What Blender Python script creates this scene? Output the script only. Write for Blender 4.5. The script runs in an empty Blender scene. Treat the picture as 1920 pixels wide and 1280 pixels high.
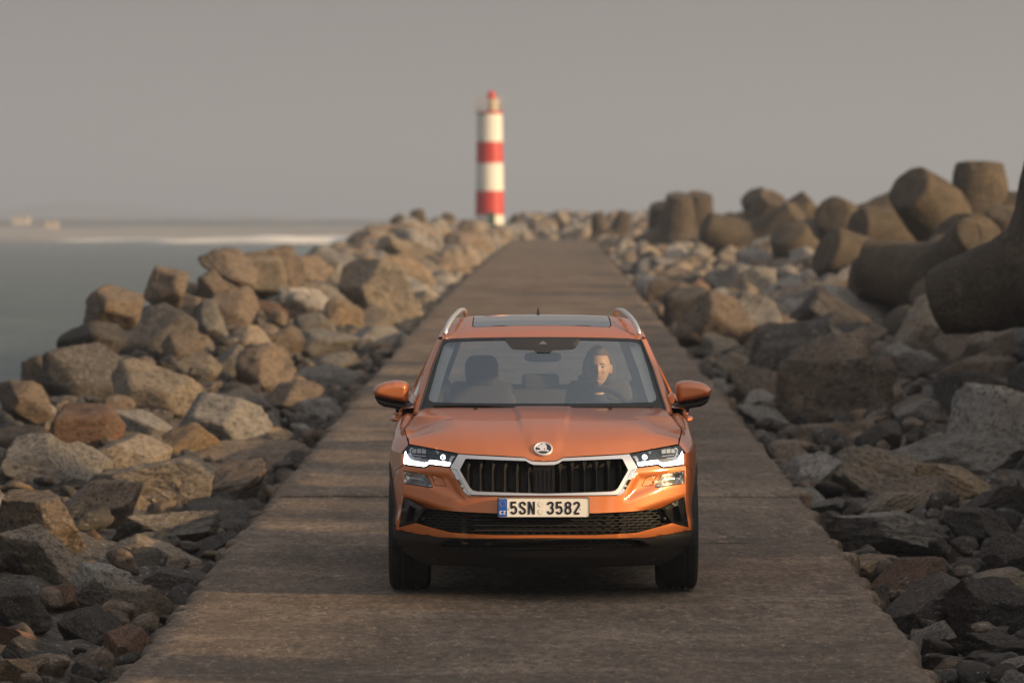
import bpy, bmesh, math, random
import numpy as np
from mathutils import Vector, Matrix, noise, geometry
random.seed(7); np.random.seed(7)
SC = bpy.context.scene
COL = SC.collection
R = math.radians

# ------------------------------------------------------------------ camera, sky, sun, exposure
CAMZ = 8.0                      # camera height above the sea
FPX = 9540.0                    # focal length in photograph pixels (1920 wide)
PITCH = math.atan(230.0 / FPX)
cam_d = bpy.data.cameras.new('camera')
cam = bpy.data.objects.new('camera', cam_d); COL.objects.link(cam)
cam.location = (0, 0, CAMZ); cam.rotation_euler = (R(90) - PITCH, 0, 0)
cam_d.sensor_width = 36.0; cam_d.lens = 36.0 * FPX / 1920.0
cam_d.clip_start = 0.5; cam_d.clip_end = 30000
cam_d.dof.use_dof = True; cam_d.dof.focus_distance = 29.35; cam_d.dof.aperture_fstop = 4.0
SC.camera = cam
SC.render.resolution_x = 1024; SC.render.resolution_y = 682
SC.view_settings.view_transform = 'Standard'; SC.view_settings.look = 'None'
SC.view_settings.exposure = 0.3; SC.view_settings.gamma = 1.0

SUN_AZ = 65.0     # degrees to the right of straight back towards the camera
SUN_EL = 14.0
sd = Vector((math.sin(R(SUN_AZ)) * math.cos(R(SUN_EL)), -math.cos(R(SUN_AZ)) * math.cos(R(SUN_EL)), math.sin(R(SUN_EL))))
sun_d = bpy.data.lights.new('sun', 'SUN'); sun_d.energy = 5.0; sun_d.angle = R(2.0); sun_d.color = (1.0, 0.68, 0.36)
sun = bpy.data.objects.new('sun', sun_d); COL.objects.link(sun)
sun.rotation_euler = sd.to_track_quat('Z', 'Y').to_euler(); sun.location = sd * 60

W = bpy.data.worlds.new("World"); SC.world = W; W.use_nodes = True
nt = W.node_tree; nt.nodes.clear()
out = nt.nodes.new('ShaderNodeOutputWorld')
sky = nt.nodes.new('ShaderNodeTexSky'); sky.sky_type = 'NISHITA'; sky.sun_disc = False
sky.sun_elevation = R(SUN_EL); sky.sun_rotation = math.atan2(sd.x, sd.y)
sky.dust_density = 4.0; sky.air_density = 1.0; sky.ozone_density = 1.5
bg1 = nt.nodes.new('ShaderNodeBackground'); bg1.inputs['Strength'].default_value = 0.05
nt.links.new(sky.outputs[0], bg1.inputs['Color'])
# the high veil of cloud that greys the sky
tc = nt.nodes.new('ShaderNodeTexCoord'); sx = nt.nodes.new('ShaderNodeSeparateXYZ')
nt.links.new(tc.outputs['Generated'], sx.inputs[0])
cr = nt.nodes.new('ShaderNodeValToRGB'); nt.links.new(sx.outputs['Z'], cr.inputs[0])
e = cr.color_ramp.elements
e[0].position = 0.0; e[0].color = (0.352, 0.311, 0.302, 1)
e[1].position = 1.0; e[1].color = (0.330, 0.345, 0.375, 1)
n1 = e.new(0.045); n1.color = (0.252, 0.228, 0.220, 1)
n2 = e.new(0.35); n2.color = (0.290, 0.290, 0.300, 1)
# hazy sky is brighter towards the sun, which stands behind the camera
dt = nt.nodes.new('ShaderNodeVectorMath'); dt.operation = 'DOT_PRODUCT'; nt.links.new(tc.outputs['Generated'], dt.inputs[0]); dt.inputs[1].default_value = sd
mr = nt.nodes.new('ShaderNodeMapRange'); mr.interpolation_type = 'SMOOTHSTEP'; nt.links.new(dt.outputs['Value'], mr.inputs['Value'])
mr.inputs['From Min'].default_value = -0.15; mr.inputs['From Max'].default_value = 1.0; mr.inputs['To Min'].default_value = 0.0; mr.inputs['To Max'].default_value = 1.0
gm = nt.nodes.new('ShaderNodeMix'); gm.data_type = 'RGBA'; gm.blend_type = 'ADD'; nt.links.new(mr.outputs[0], gm.inputs[0]); nt.links.new(cr.outputs[0], gm.inputs[6]); gm.inputs[7].default_value = (0.80, 0.69, 0.56, 1)
cn = nt.nodes.new('ShaderNodeTexNoise'); cn.inputs['Scale'].default_value = 2.4; cn.inputs['Detail'].default_value = 5; cmp_ = nt.nodes.new('ShaderNodeMapping'); cmp_.inputs['Scale'].default_value = (1, 1, 9)
nt.links.new(tc.outputs['Generated'], cmp_.inputs[0]); nt.links.new(cmp_.outputs[0], cn.inputs['Vector'])
cm = nt.nodes.new('ShaderNodeMapRange'); nt.links.new(cn.outputs['Fac'], cm.inputs['Value']); cm.inputs['To Min'].default_value = .90; cm.inputs['To Max'].default_value = 1.10
cx2 = nt.nodes.new('ShaderNodeVectorMath'); cx2.operation = 'SCALE'; nt.links.new(gm.outputs[2], cx2.inputs[0]); nt.links.new(cm.outputs[0], cx2.inputs['Scale'])
bg2 = nt.nodes.new('ShaderNodeBackground'); nt.links.new(cx2.outputs[0], bg2.inputs['Color']); bg2.inputs['Strength'].default_value = 0.98
mx = nt.nodes.new('ShaderNodeMixShader'); mx.inputs[0].default_value = 0.84
nt.links.new(bg1.outputs[0], mx.inputs[1]); nt.links.new(bg2.outputs[0], mx.inputs[2]); nt.links.new(mx.outputs[0], out.inputs[0])
SC.cycles.max_bounces = 8; SC.cycles.transparent_max_bounces = 12; SC.cycles.caustics_reflective = False; SC.cycles.caustics_refractive = False
SC.cycles.sample_clamp_indirect = 4.0
SC.cycles.volume_bounces = 0

def pix(px, py, d):
    """the world point seen at photograph pixel (px, py) at distance d in front of the camera (along +Y)"""
    t = math.atan((640.0 - py) / FPX) - PITCH
    # exact: ray in camera space, rotated by the pitch
    rx, ry, rz = (px - 960.0), FPX, (640.0 - py)
    c, s = math.cos(-PITCH), math.sin(-PITCH)
    y2, z2 = ry * c - rz * s, ry * s + rz * c
    return Vector((rx * d / y2, d, CAMZ + z2 * d / y2))

def proj(p):
    """photograph pixel of a world point"""
    c, s = math.cos(PITCH), math.sin(PITCH); y, z = p[1], p[2] - CAMZ
    yc, zc = y * c - z * s, y * s + z * c
    return 960 + p[0] * FPX / yc, 640 - zc * FPX / yc

# ------------------------------------------------------------------ helpers
def tag(o, label=None, cat=None, group=None, kind=None):
    if label: o['label'] = label
    if cat: o['category'] = cat
    if group: o['group'] = group
    if kind: o['kind'] = kind
    return o

def empty(name, loc, rot=(0, 0, 0)):
    o = bpy.data.objects.new(name, None); COL.objects.link(o); o.location = loc; o.rotation_euler = rot
    o.empty_display_size = 0.3
    return o

def link(name, me, mat, parent=None, smooth=True):
    if mat is not None and not me.materials: me.materials.append(mat)
    o = bpy.data.objects.new(name, me); COL.objects.link(o)
    if parent is not None: o.parent = parent
    if smooth and len(me.polygons): me.polygons.foreach_set('use_smooth', [True] * len(me.polygons))
    return o

class MB:
    """collects shapes into one mesh"""
    def __init__(s): s.v = []; s.f = []
    def add(s, vs, fs):
        n = len(s.v); s.v += [tuple(v) for v in vs]; s.f += [tuple(i + n for i in f) for f in fs]; return s
    def box(s, c, d, m=None):
        x, y, z = c; a, b, e = d[0] / 2, d[1] / 2, d[2] / 2
        vs = [Vector((sx_ * a, sy * b, sz * e)) for sz in (-1, 1) for sy in (-1, 1) for sx_ in (-1, 1)]
        if m is not None: vs = [m @ v for v in vs]
        vs = [v + Vector(c) for v in vs]
        return s.add(vs, [(0, 2, 3, 1), (4, 5, 7, 6), (0, 1, 5, 4), (2, 6, 7, 3), (0, 4, 6, 2), (1, 3, 7, 5)])
    def tube(s, pts, r, n=10, caps=True, flat=1.0):
        pts = [Vector(p) for p in pts]; rs = r if isinstance(r, (list, tuple)) else [r] * len(pts)
        rings = []; up = Vector((0, 0, 1))
        for i, p in enumerate(pts):
            t = (pts[min(i + 1, len(pts) - 1)] - pts[max(i - 1, 0)]).normalized()
            a = t.cross(up)
            if a.length < 1e-3: a = t.cross(Vector((1, 0, 0)))
            a.normalize(); b = t.cross(a)
            rings.append([p + (a * math.cos(2 * math.pi * k / n) + b * math.sin(2 * math.pi * k / n) * flat) * rs[i] for k in range(n)])
        vs = [v for q in rings for v in q]
        fs = [(i * n + k, i * n + (k + 1) % n, (i + 1) * n + (k + 1) % n, (i + 1) * n + k) for i in range(len(pts) - 1) for k in range(n)]
        if caps: fs += [tuple(range(n))[::-1], tuple((len(pts) - 1) * n + k for k in range(n))]
        return s.add(vs, fs)
    def lathe(s, prof, c=(0, 0, 0), axis='Z', n=48):
        vs = []; 
        for r_, h in prof:
            for k in range(n):
                a = 2 * math.pi * k / n
                if axis == 'Z': v = (c[0] + r_ * math.cos(a), c[1] + r_ * math.sin(a), c[2] + h)
                elif axis == 'X': v = (c[0] + h, c[1] + r_ * math.cos(a), c[2] + r_ * math.sin(a))
                else: v = (c[0] + r_ * math.cos(a), c[1] + h, c[2] + r_ * math.sin(a))
                vs.append(v)
        fs = [(i * n + k, i * n + (k + 1) % n, (i + 1) * n + (k + 1) % n, (i + 1) * n + k) for i in range(len(prof) - 1) for k in range(n)]
        return s.add(vs, fs)
    def grid(s, fn, nu, nv):
        vs = [fn(i / nu, j / nv) for j in range(nv + 1) for i in range(nu + 1)]
        return s.add(vs, [(j * (nu + 1) + i, j * (nu + 1) + i + 1, (j + 1) * (nu + 1) + i + 1, (j + 1) * (nu + 1) + i) for j in range(nv) for i in range(nu)])
    def build(s, name, mat, parent=None, smooth=True, bevel=0, seg=2, sharp=None):
        me = bpy.data.meshes.new(name); me.from_pydata(s.v, [], s.f); me.update()
        bm = bmesh.new(); bm.from_mesh(me)
        bmesh.ops.recalc_face_normals(bm, faces=bm.faces); bm.to_mesh(me); bm.free()
        o = link(name, me, mat, parent, smooth)
        if bevel:
            b = o.modifiers.new('bevel', 'BEVEL'); b.width = bevel; b.segments = seg; b.limit_method = 'ANGLE'; b.angle_limit = R(40)
        if sharp is not None and smooth:
            me.set_sharp_from_angle(angle=R(sharp))
        return o

# ------------------------------------------------------------------ materials
def mat(name, color, rough=0.5, metal=0.0, coat=0.0, spec=0.5, emit=None, es=1.0, trans=0.0, alpha=1.0):
    m = bpy.data.materials.new(name); m.use_nodes = True
    b = m.node_tree.nodes['Principled BSDF']
    b.inputs['Base Color'].default_value = (*color, 1); b.inputs['Roughness'].default_value = rough; b.inputs['Metallic'].default_value = metal
    b.inputs['Coat Weight'].default_value = coat; b.inputs['Coat Roughness'].default_value = 0.03
    b.inputs['Specular IOR Level'].default_value = spec; b.inputs['Transmission Weight'].default_value = trans; b.inputs['Alpha'].default_value = alpha
    if emit: b.inputs['Emission Color'].default_value = (*emit, 1); b.inputs['Emission Strength'].default_value = es
    return m

class NB:
    """tiny node-tree builder"""
    def __init__(s, m): s.t = m.node_tree; s.b = s.t.nodes['Principled BSDF']; s.tc = s.t.nodes.new('ShaderNodeTexCoord')
    def n(s, kind, **kw):
        x = s.t.nodes.new(kind)
        for k, v in kw.items():
            if k in x.inputs.keys(): x.inputs[k].default_value = v
            else: setattr(x, k, v)
        return x
    def l(s, a, b): s.t.links.new(a, b)
    def noise(s, scale, detail=6, rough=0.6, vec=None, mapscale=None, dist=0.0):
        x = s.n('ShaderNodeTexNoise', Scale=scale, Detail=detail, Roughness=rough, Distortion=dist)
        v = vec or s.tc.outputs['Object']
        if mapscale:
            mp = s.n('ShaderNodeMapping'); mp.inputs['Scale'].default_value = mapscale; s.l(v, mp.inputs[0]); v = mp.outputs[0]
        s.l(v, x.inputs['Vector']); return x.outputs['Fac']
    def ramp(s, fac, stops):
        r = s.n('ShaderNodeValToRGB'); s.l(fac, r.inputs[0]); e = r.color_ramp.elements
        e[0].position = stops[0][0]; e[0].color = (*stops[0][1], 1); e[1].position = stops[-1][0]; e[1].color = (*stops[-1][1], 1)
        for p, c in stops[1:-1]: q = e.new(p); q.color = (*c, 1)
        return r.outputs[0]
    def mix(s, fac, a, b, mode='MIX'):
        m = s.n('ShaderNodeMix', data_type='RGBA', blend_type=mode)
        for sock, v in ((m.inputs[0], fac), (m.inputs[6], a), (m.inputs[7], b)):
            if isinstance(v, (int, float)): sock.default_value = v
            elif isinstance(v, tuple): sock.default_value = (*v, 1)
            else: s.l(v, sock)
        return m.outputs[2]
    def math(s, op, a, b=0.0):
        m = s.n('ShaderNodeMath', operation=op)
        for sock, v in ((m.inputs[0], a), (m.inputs[1], b)):
            if isinstance(v, (int, float)): sock.default_value = v
            else: s.l(v, sock)
        return m.outputs[0]
    def bump(s, h, strength, dist, prev=None):
        b = s.n('ShaderNodeBump', Strength=strength, Distance=dist); s.l(h, b.inputs['Height'])
        if prev is not None: s.l(prev, b.inputs['Normal'])
        return b.outputs[0]

def rock_mat(name, c1, c2, c3, speck=(0.03, 0.028, 0.026)):
    m = mat(name, c1, 0.88, spec=0.3); g = NB(m)
    oi = g.n('ShaderNodeObjectInfo')
    off = g.n('ShaderNodeVectorMath', operation='MULTIPLY_ADD'); g.l(g.tc.outputs['Object'], off.inputs[0]); off.inputs[1].default_value = (1, 1, 1)
    cmb = g.n('ShaderNodeCombineXYZ'); r10 = g.math('MULTIPLY', oi.outputs['Random'], 37.0); g.l(r10, cmb.inputs[0]); g.l(r10, cmb.inputs[1]); g.l(cmb.outputs[0], off.inputs[2])
    v = off.outputs[0]
    big = g.noise(1.1, 5, 0.6, v, dist=0.6)
    col = g.ramp(big, [(0.32, c2), (0.46, c1), (0.56, c1), (0.70, c3)])
    veins = g.noise(2.2, 8, 0.7, v, (1.0, 1.0, 3.2), 0.8)
    col = g.mix(g.ramp(veins, [(0.48, (0, 0, 0)), (0.66, (0.65, 0.65, 0.65))]), col, tuple(x * 0.45 for x in c1))
    pale = g.noise(3.1, 9, 0.75, v, dist=0.3)
    col = g.mix(g.ramp(pale, [(0.55, (0, 0, 0)), (0.72, (0.6, 0.6, 0.6))]), col, tuple(min(1, x * 1.45 + 0.05) for x in c1))
    sp = g.noise(9, 8, 0.78, v)
    col = g.mix(g.ramp(sp, [(0.50, (0, 0, 0)), (0.60, (0.85, 0.85, 0.85))]), col, speck)
    sp2 = g.noise(15, 6, 0.8, v)
    col = g.mix(g.ramp(sp2, [(0.56, (0, 0, 0)), (0.64, (0.6, 0.6, 0.6))]), col, (0.42, 0.40, 0.38))
    hv = g.n('ShaderNodeHueSaturation'); g.l(col, hv.inputs['Color']); hv.inputs['Saturation'].default_value = 0.86
    g.l(g.math('MULTIPLY_ADD', oi.outputs['Random'], 0.6), hv.inputs['Value'])
    hv.inputs['Value'].links[0].from_node.inputs[2].default_value = 1.05
    g.l(hv.outputs[0], g.b.inputs['Base Color'])
    b1 = g.bump(g.noise(4.0, 12, 0.76, v, dist=0.4), 0.9, 0.14)
    b2 = g.bump(g.noise(2.6, 8, 0.65, v, (1, 1, 4.5), 1.2), 0.35, 0.07, b1)
    b3 = g.bump(g.noise(16, 6, 0.75, v), 0.8, 0.035, b2)
    g.l(b3, g.b.inputs['Normal'])
    return m
M = {}
M['grey'] = rock_mat('rock_grey', (0.235, 0.215, 0.195), (0.13, 0.118, 0.108), (0.30, 0.26, 0.215))
M['brown'] = rock_mat('rock_brown', (0.185, 0.135, 0.095), (0.11, 0.085, 0.065), (0.26, 0.165, 0.085))
M['tan'] = rock_mat('rock_tan', (0.27, 0.215, 0.155), (0.17, 0.145, 0.12), (0.34, 0.22, 0.11))
M['dark'] = rock_mat('rock_dark', (0.085, 0.075, 0.068), (0.05, 0.046, 0.043), (0.14, 0.115, 0.09))
M['rust'] = rock_mat('rock_rust', (0.20, 0.105, 0.060), (0.115, 0.085, 0.068), (0.30, 0.13, 0.05))
M['ochre'] = rock_mat('rock_ochre_sunlit', (0.30, 0.205, 0.115), (0.19, 0.14, 0.10), (0.42, 0.25, 0.10))  # ochre stone, its orange pushed up to stand in for sunlight
M['pale'] = rock_mat('rock_pale', (0.33, 0.30, 0.265), (0.21, 0.19, 0.17), (0.38, 0.33, 0.26))

def concrete_mat(name, c1, c2, c3, st=1.0, amp=1.0):
    m = mat(name, c1, 0.85, spec=0.3); g = NB(m); S = (1, st, 1)
    col = g.ramp(g.noise(0.35, 7, 0.65, dist=0.4), [(0.3, c2), (0.5, c1), (0.7, c3)])
    mid = g.noise(1.6, 9, 0.75, None, S)
    col = g.mix(g.ramp(mid, [(0.44, (0.0,) * 3), (0.60, (0.8,) * 3)]), col, tuple(x * 0.42 for x in c1))
    wear = g.noise(0.55, 9, 0.72, None, (.6, 1.4, 1), 0.8)
    col = g.mix(g.ramp(wear, [(0.50, (0,) * 3), (0.62, (0.55,) * 3)]), col, tuple(x * 1.35 for x in c3))
    pale = g.noise(2.6, 10, 0.8, None, (1.0, st, 1.0), 0.6)
    col = g.mix(g.ramp(pale, [(0.57, (0,) * 3), (0.66, (0.7,) * 3)]), col, tuple(x * 1.8 for x in c3))
    fine = g.noise(17, 6, 0.85, None, S)
    col = g.mix(g.ramp(fine, [(0.44, (0.0,) * 3), (0.60, (0.85,) * 3)]), col, tuple(x * 0.35 for x in c1))
    fl = g.noise(26, 5, 0.85, None, S)
    col = g.mix(g.ramp(fl, [(0.56, (0.0,) * 3), (0.66, (0.6,) * 3)]), col, tuple(min(1, x * 2.2) for x in c3))
    if st != 1.0:      # cracks
        vo = g.n('ShaderNodeTexVoronoi', feature='DISTANCE_TO_EDGE', Scale=.42); wv = g.n('ShaderNodeVectorMath', operation='MULTIPLY_ADD'); nz = g.n('ShaderNodeTexNoise', Scale=1.1, Detail=6.0)
        g.l(g.tc.outputs['Object'], nz.inputs['Vector']); g.l(nz.outputs['Color'], wv.inputs[0]); wv.inputs[1].default_value = (1.2, 1.2, 0); g.l(g.tc.outputs['Object'], wv.inputs[2]); g.l(wv.outputs[0], vo.inputs['Vector'])
        msk = g.ramp(g.noise(.25, 3, .5), [(.48, (0, 0, 0)), (.56, (1, 1, 1))])
        ck = g.ramp(vo.outputs['Distance'], [(0.0, (.85, .85, .85)), (.010, (0, 0, 0))])
        col = g.mix(g.math('MULTIPLY', ck, msk), col, tuple(x * .25 for x in c1))
    g.l(col, g.b.inputs['Base Color'])
    b1 = g.bump(g.noise(1.3, 8, 0.7), 0.5, 0.04 * amp)
    b2 = g.bump(g.noise(14, 8, 0.8, None, S), 0.9, 0.02 * amp, b1)
    g.l(b2, g.b.inputs['Normal'])
    return m
M['slab'] = concrete_mat('slab_concrete', (0.182, 0.137, 0.103), (0.108, 0.084, 0.066), (0.245, 0.188, 0.140), .34)
M['tetra'] = concrete_mat('tetrapod_concrete', (0.110, 0.088, 0.066), (0.055, 0.046, 0.038), (0.180, 0.138, 0.092), 1.0, 2.0)
M['rubble'] = rock_mat('rubble_stone', (0.10, 0.085, 0.072), (0.055, 0.05, 0.045), (0.16, 0.13, 0.10))
# ------------------------------------------------------------------ profile of the breakwater
SD = np.array([5, 24.7, 29.9, 43.5, 59.6, 89, 127, 180, 254, 300.])
SZ = np.array([-2.43, -2.235, -2.184, -2.05, -1.885, -1.645, -1.46, -1.26, -1.06, -1.02])
def slab_z(d): return CAMZ + float(np.interp(d, SD, SZ))
def slab_x(d): return float(np.interp(d, [5, 24.7, 43.5, 89, 127, 254, 300], [-.07, .07, .22, .505, .82, 2.02, 2.45]))
HALF = 2.0
SLAB_END = 258.0
def sm(a, b, x):
    t = min(1, max(0, (x - a) / (b - a))); return t * t * (3 - 2 * t)
HC_D = [5, 40, 50, 60, 75, 90, 100, 130, 160, 180, 225, 300]
HC_H = [-.15, -.12, -.18, .0, .30, .22, -.12, -.08, .12, .26, .10, -.1]
def ground(x, d):
    """height of the rubble mound under the boulders, and of the unseen added shade bank"""
    xc = slab_x(d); z0 = slab_z(d)
    if x < xc:
        u = (xc - HALF) - x; uc = 3.1 if d < 150 else 3.1 - 0.5 * sm(150, 260, d)
        hc = float(np.interp(d, HC_D, HC_H))
        if u < uc: h = -.48 + (hc + .48) * sm(-0.3, uc, u)
        else: h = hc - (u - uc) * 0.62 - 0.25 * (u - uc) * (1 - math.exp(-(u - uc)))
        if u < 0: h = -.55
    else:
        v = x - (xc + HALF)
        far = sm(90, 170, d)
        h = -.42 + .12 * sm(0, 2.0, v) + (.45 - .20 * far) * sm(3.0 - far, 5.5 - 1.2 * far, v)
        near = sm(84, 70, d) * (1 - .06 * sm(23.8, 24.8, d) * sm(27.4, 26.6, d))  # slight notch in the added bank lets sun onto the bumper
        h += 2.35 * near * sm(4.2, 5.8, v)  # unseen bank beside the road, added to shade road and car
        if v > 8: h -= (v - 8) * .6
        if v < 0: h = -.55
    if d > SLAB_END + 1:     # the mound that closes the end of the roadway
        k = sm(SLAB_END + 1, SLAB_END + 12, d) * sm(-1.6, 1.2, x)
        h = h * (1 - k) + .45 * k
        if x < xc + HALF and x > xc - HALF: h = max(h, -.3 + .75 * k)
        h -= max(0, d - 300) * .2
    return max(z0 + h, -3.0)
def on_ground(px, py, d0=20.0, d1=300.0):
    """first point of the mound seen at a photograph pixel"""
    d = d0; step = 0.25
    while d < d1:
        p = pix(px, py, d)
        if p.z <= ground(p.x, d): return p
        d += step
    return None

# ------------------------------------------------------------------ the roadway slab
def build_slab():
    joints = [5, 9.7, 14.4, 19.2, 24.0, 28.75, 33.9, 38.6, 43.2]
    while joints[-1] < SLAB_END: joints.append(joints[-1] + 4.75)
    joints[-1] = SLAB_END
    mb = MB(); nx = 26
    rnd = random.Random(3)
    for a, b in zip(joints[:-1], joints[1:]):
        near = a < 60
        ny = max(6, int((b - a) / (0.12 if near else 0.8)))
        dz = rnd.uniform(-.006, .006)
        rows = []
        for j in range(ny + 1):
            d = a + 0.03 + (b - a - 0.06) * j / ny
            xc = slab_x(d); z = slab_z(d) + dz
            def jag(s):
                q = noise.noise(Vector((d * 2.3, s * 9.1, 0))) * .05 + noise.noise(Vector((d * 9.0, s * 5.1, 3))) * .035 + max(0, noise.noise(Vector((d * 4.0, s * 2.1, 7))) - .15) * .22 + noise.noise(Vector((d * .5, s * 3.3, 5))) * .03
                e = min(j, ny - j)
                return q - (.05 if e == 0 else 0)
            xl, xr = xc - HALF - jag(-1), xc + HALF + jag(1)
            row = [(xl + .02, d, z - .62), (xl + .01, d, z - .25), (xl, d, z - .05), (xl + .015, d, z - .016)]
            for i in range(nx + 1):
                x = xl + .04 + (xr - xl - .08) * i / nx
                row.append((x, d, z + noise.noise(Vector((x * .8, d * .8, 1))) * .006 + noise.noise(Vector((x * 4, d * 4, 9))) * .003 + noise.noise(Vector((x * 1.3, a, 2))) * .008 - (.014 + .012 * noise.noise(Vector((x * 5, a, 4))) if j in (0, ny) else 0)))
            row += [(xr - .015, d, z - .016), (xr, d, z - .05), (xr - .01, d, z - .25), (xr - .02, d, z - .62)]
            rows.append(row)
        n = len(rows[0]); vs = [v for r_ in rows for v in r_]
        fs = [(j * n + i, j * n + i + 1, (j + 1) * n + i + 1, (j + 1) * n + i) for j in range(ny) for i in range(n - 1)]
        fs += [tuple(range(n))[::-1], tuple(ny * n + i for i in range(n))]
        mb.add(vs, fs)
    o = mb.build('road', M['slab'], smooth=True, sharp=45)
    tag(o, kind='structure')
build_slab()
# dirt in the joints lies on a bed below the slab
bed = MB(); bed.grid(lambda u, v: (slab_x(5 + 253 * v) + (u - .5) * 3.7, 5 + 253 * v, slab_z(5 + 253 * v) - .035), 2, 200)
tag(bed.build('road_bed', mat('joint_dirt', (0.05, 0.04, 0.032), 0.95)), kind='structure')

# ------------------------------------------------------------------ the mound (ground under the boulders)
def build_mound():
    ds = list(np.arange(6, 60, .22)) + list(np.arange(60, 130, .5)) + list(np.arange(130, 330, 1.2))
    us = np.concatenate([np.arange(-14, -6.0, .8), np.arange(-6.0, 8.2, .22), np.arange(8.5, 22, .9)])
    vs = []; 
    for d in ds:
        for u in us:
            x = slab_x(d) + u
            h = ground(x, d)
            if abs(u) > HALF or d > SLAB_END:
                p = Vector((x, d, 0)); s_ = 1 if d < 60 else .45
                h += (noise.noise(p * 1.7 * s_) * .16 + abs(noise.noise(p * 3.7 * s_)) * .14 - .05)
            vs.append((x, d, h))
    n = len(us)
    fs = [(j * n + i, j * n + i + 1, (j + 1) * n + i + 1, (j + 1) * n + i) for j in range(len(ds) - 1) for i in range(n - 1)]
    o = MB().add(vs, fs).build('ground', M['rubble'])
    tag(o, kind='structure')
build_mound()

# ------------------------------------------------------------------ sea, beach, dunes, hills
def water_mat():
    m = mat('sea_water', (0.04, 0.062, 0.052), 0.40, spec=0.36); g = NB(m)
    v = g.tc.outputs['Object']
    n1_ = g.noise(0.09, 6, 0.6, v, (1, 0.5, 1)); n2_ = g.noise(0.7, 5, 0.6, v, (1, .7, 1))
    g.l(g.ramp(g.noise(0.012, 4, 0.6, v, (0.35, 1.6, 1)), [(0.3, (0.028, 0.046, 0.040)), (0.7, (0.060, 0.082, 0.070))]), g.b.inputs['Base Color'])
    b = g.bump(n1_, 1.0, 3.0); b = g.bump(n2_, 1.0, .6, b); g.l(b, g.b.inputs['Normal'])
    return m
mb = MB(); mb.grid(lambda u, v: (-9000 + 18000 * u, -300 + 12000 * v, 0.0), 24, 24)
tag(mb.build('sea', water_mat()), kind='structure')
def coast_y(x): return 1790 + 70 * noise.noise(Vector((x * .004, 2, 0))) - .10 * x + 12 * noise.noise(Vector((x * .03, 5, 0)))
sand = mat('beach_sand', (0.28, 0.23, 0.17), 0.9); g = NB(sand)
g.l(g.ramp(g.noise(0.01, 6, 0.6), [(0.35, (0.24, 0.19, 0.135)), (0.65, (0.34, 0.285, 0.215))]), g.b.inputs['Base Color'])
mb = MB()
def beach(u, v):
    x = -2500 + 5000 * u; y = coast_y(x) + 240 * v
    return (x, y, -.6 + 5.2 * sm(0, .8, v) + .5 * noise.noise(Vector((x * .02, y * .02, 0))))
mb.grid(beach, 200, 10); tag(mb.build('beach', sand), kind='structure')
scrub = mat('dune_scrub', (0.06, 0.058, 0.04), 0.95); g = NB(scrub)
g.l(g.ramp(g.noise(0.03, 7, 0.7), [(0.3, (0.04, 0.042, 0.03)), (0.6, (0.10, 0.085, 0.06)), (0.75, (0.2, 0.16, 0.11))]), g.b.inputs['Base Color'])
mb = MB()
def dune(u, v):
    x = -2600 + 5200 * u; y = coast_y(x) + 190 + 900 * v
    return (x, y, 3.2 + 3.6 * sm(0, .12, v) * (1 + .5 * noise.noise(Vector((x * .012, y * .01, 0)))) + 1.1 * noise.noise(Vector((x * .05, y * .02, 3))))
mb.grid(dune, 420, 14); tag(mb.build('dunes', scrub), kind='structure')
hill_m = mat('far_hill', (0.09, 0.085, 0.07), 0.95)
mb = MB()
def hill(u, v):
    x = -3500 + 7000 * u; y = 5200 + 1500 * v
    b = 15 * math.exp(-((x + 520) / 70) ** 2) + 7 * math.exp(-((x + 400) / 120) ** 2) + 6 * math.exp(-((x + 900) / 300) ** 2)
    return (x, y, 2 + (b + 6 + 4 * noise.noise(Vector((x * .008, 1, 0)))) * math.sin(math.pi * min(v, .5)))
mb.grid(hill, 300, 10); tag(mb.build('hills', hill_m), kind='structure')
foam = mat('surf_foam', (0.78, 0.78, 0.76), 0.8)
mb = MB(); rnd = random.Random(11)
for row in range(7):
    x = -420.0
    while x < 900:
        L = rnd.uniform(15, 90); y = coast_y(x) - 12 - row * 30 - rnd.uniform(0, 12)
        if rnd.random() < (.95 if x > -150 else .45) - row * .07:
            pts = [(x + L * t, coast_y(x + L * t) - 12 - row * 30 + 2.5 * math.sin(t * 5 + row), .02) for t in np.linspace(0, 1, 9)]
            hts = 1.0 + rnd.random() * 1.5
            mb.tube(pts, [max(.05, hts * math.sin(math.pi * t)) for t in np.linspace(0.02, .98, 9)], 8)
        x += L * rnd.uniform(.6, 1.2)
o = mb.build('surf', foam); tag(o, 'white lines of surf breaking along the distant beach', 'surf', kind='stuff')

def house(px, py, w, h, dep, label, wallc, roof_h, d=1830):
    p = pix(px, py, d)
    z0 = pix(px, py + h / d * FPX * .5 + 2, d + 60).z
    r_ = empty('house', (p.x, d + 60, z0))
    tag(r_, label, 'house')
    wm = mat('house_render', wallc, .8)
    top = h
    MB().box((0, 0, top / 2 - .3), (w, dep, top + .6)).build('wall', wm, r_, smooth=False)
    mb = MB(); a, b = w / 2 + .25, dep / 2 + .25
    mb.add([(-a, -b, top), (a, -b, top), (a, b, top), (-a, b, top), (-a + 1, 0, top + roof_h), (a - 1, 0, top + roof_h)], [(0, 1, 5, 4), (2, 3, 4, 5), (1, 2, 5), (3, 0, 4), (3, 2, 1, 0)])
    mb.build('roof', mat('roof_tile', (0.40, 0.24, 0.15), .8), r_, smooth=False)
    dk = mat('house_window', (0.03, 0.035, 0.04), .2)
    k = max(1, int(w // 2.4))
    for i in range(k):
        x = (i + .5) * w / k - w / 2
        f = MB().box((x, -dep / 2 - .01, top * .55), (.8, .10, .8)).build('window', dk, r_, smooth=False)
house(10, 411, 6.0, 2.2, 8, 'long pale house low on the dunes, cut by the edge of the photo', (0.60, 0.54, 0.42), .5)
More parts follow.
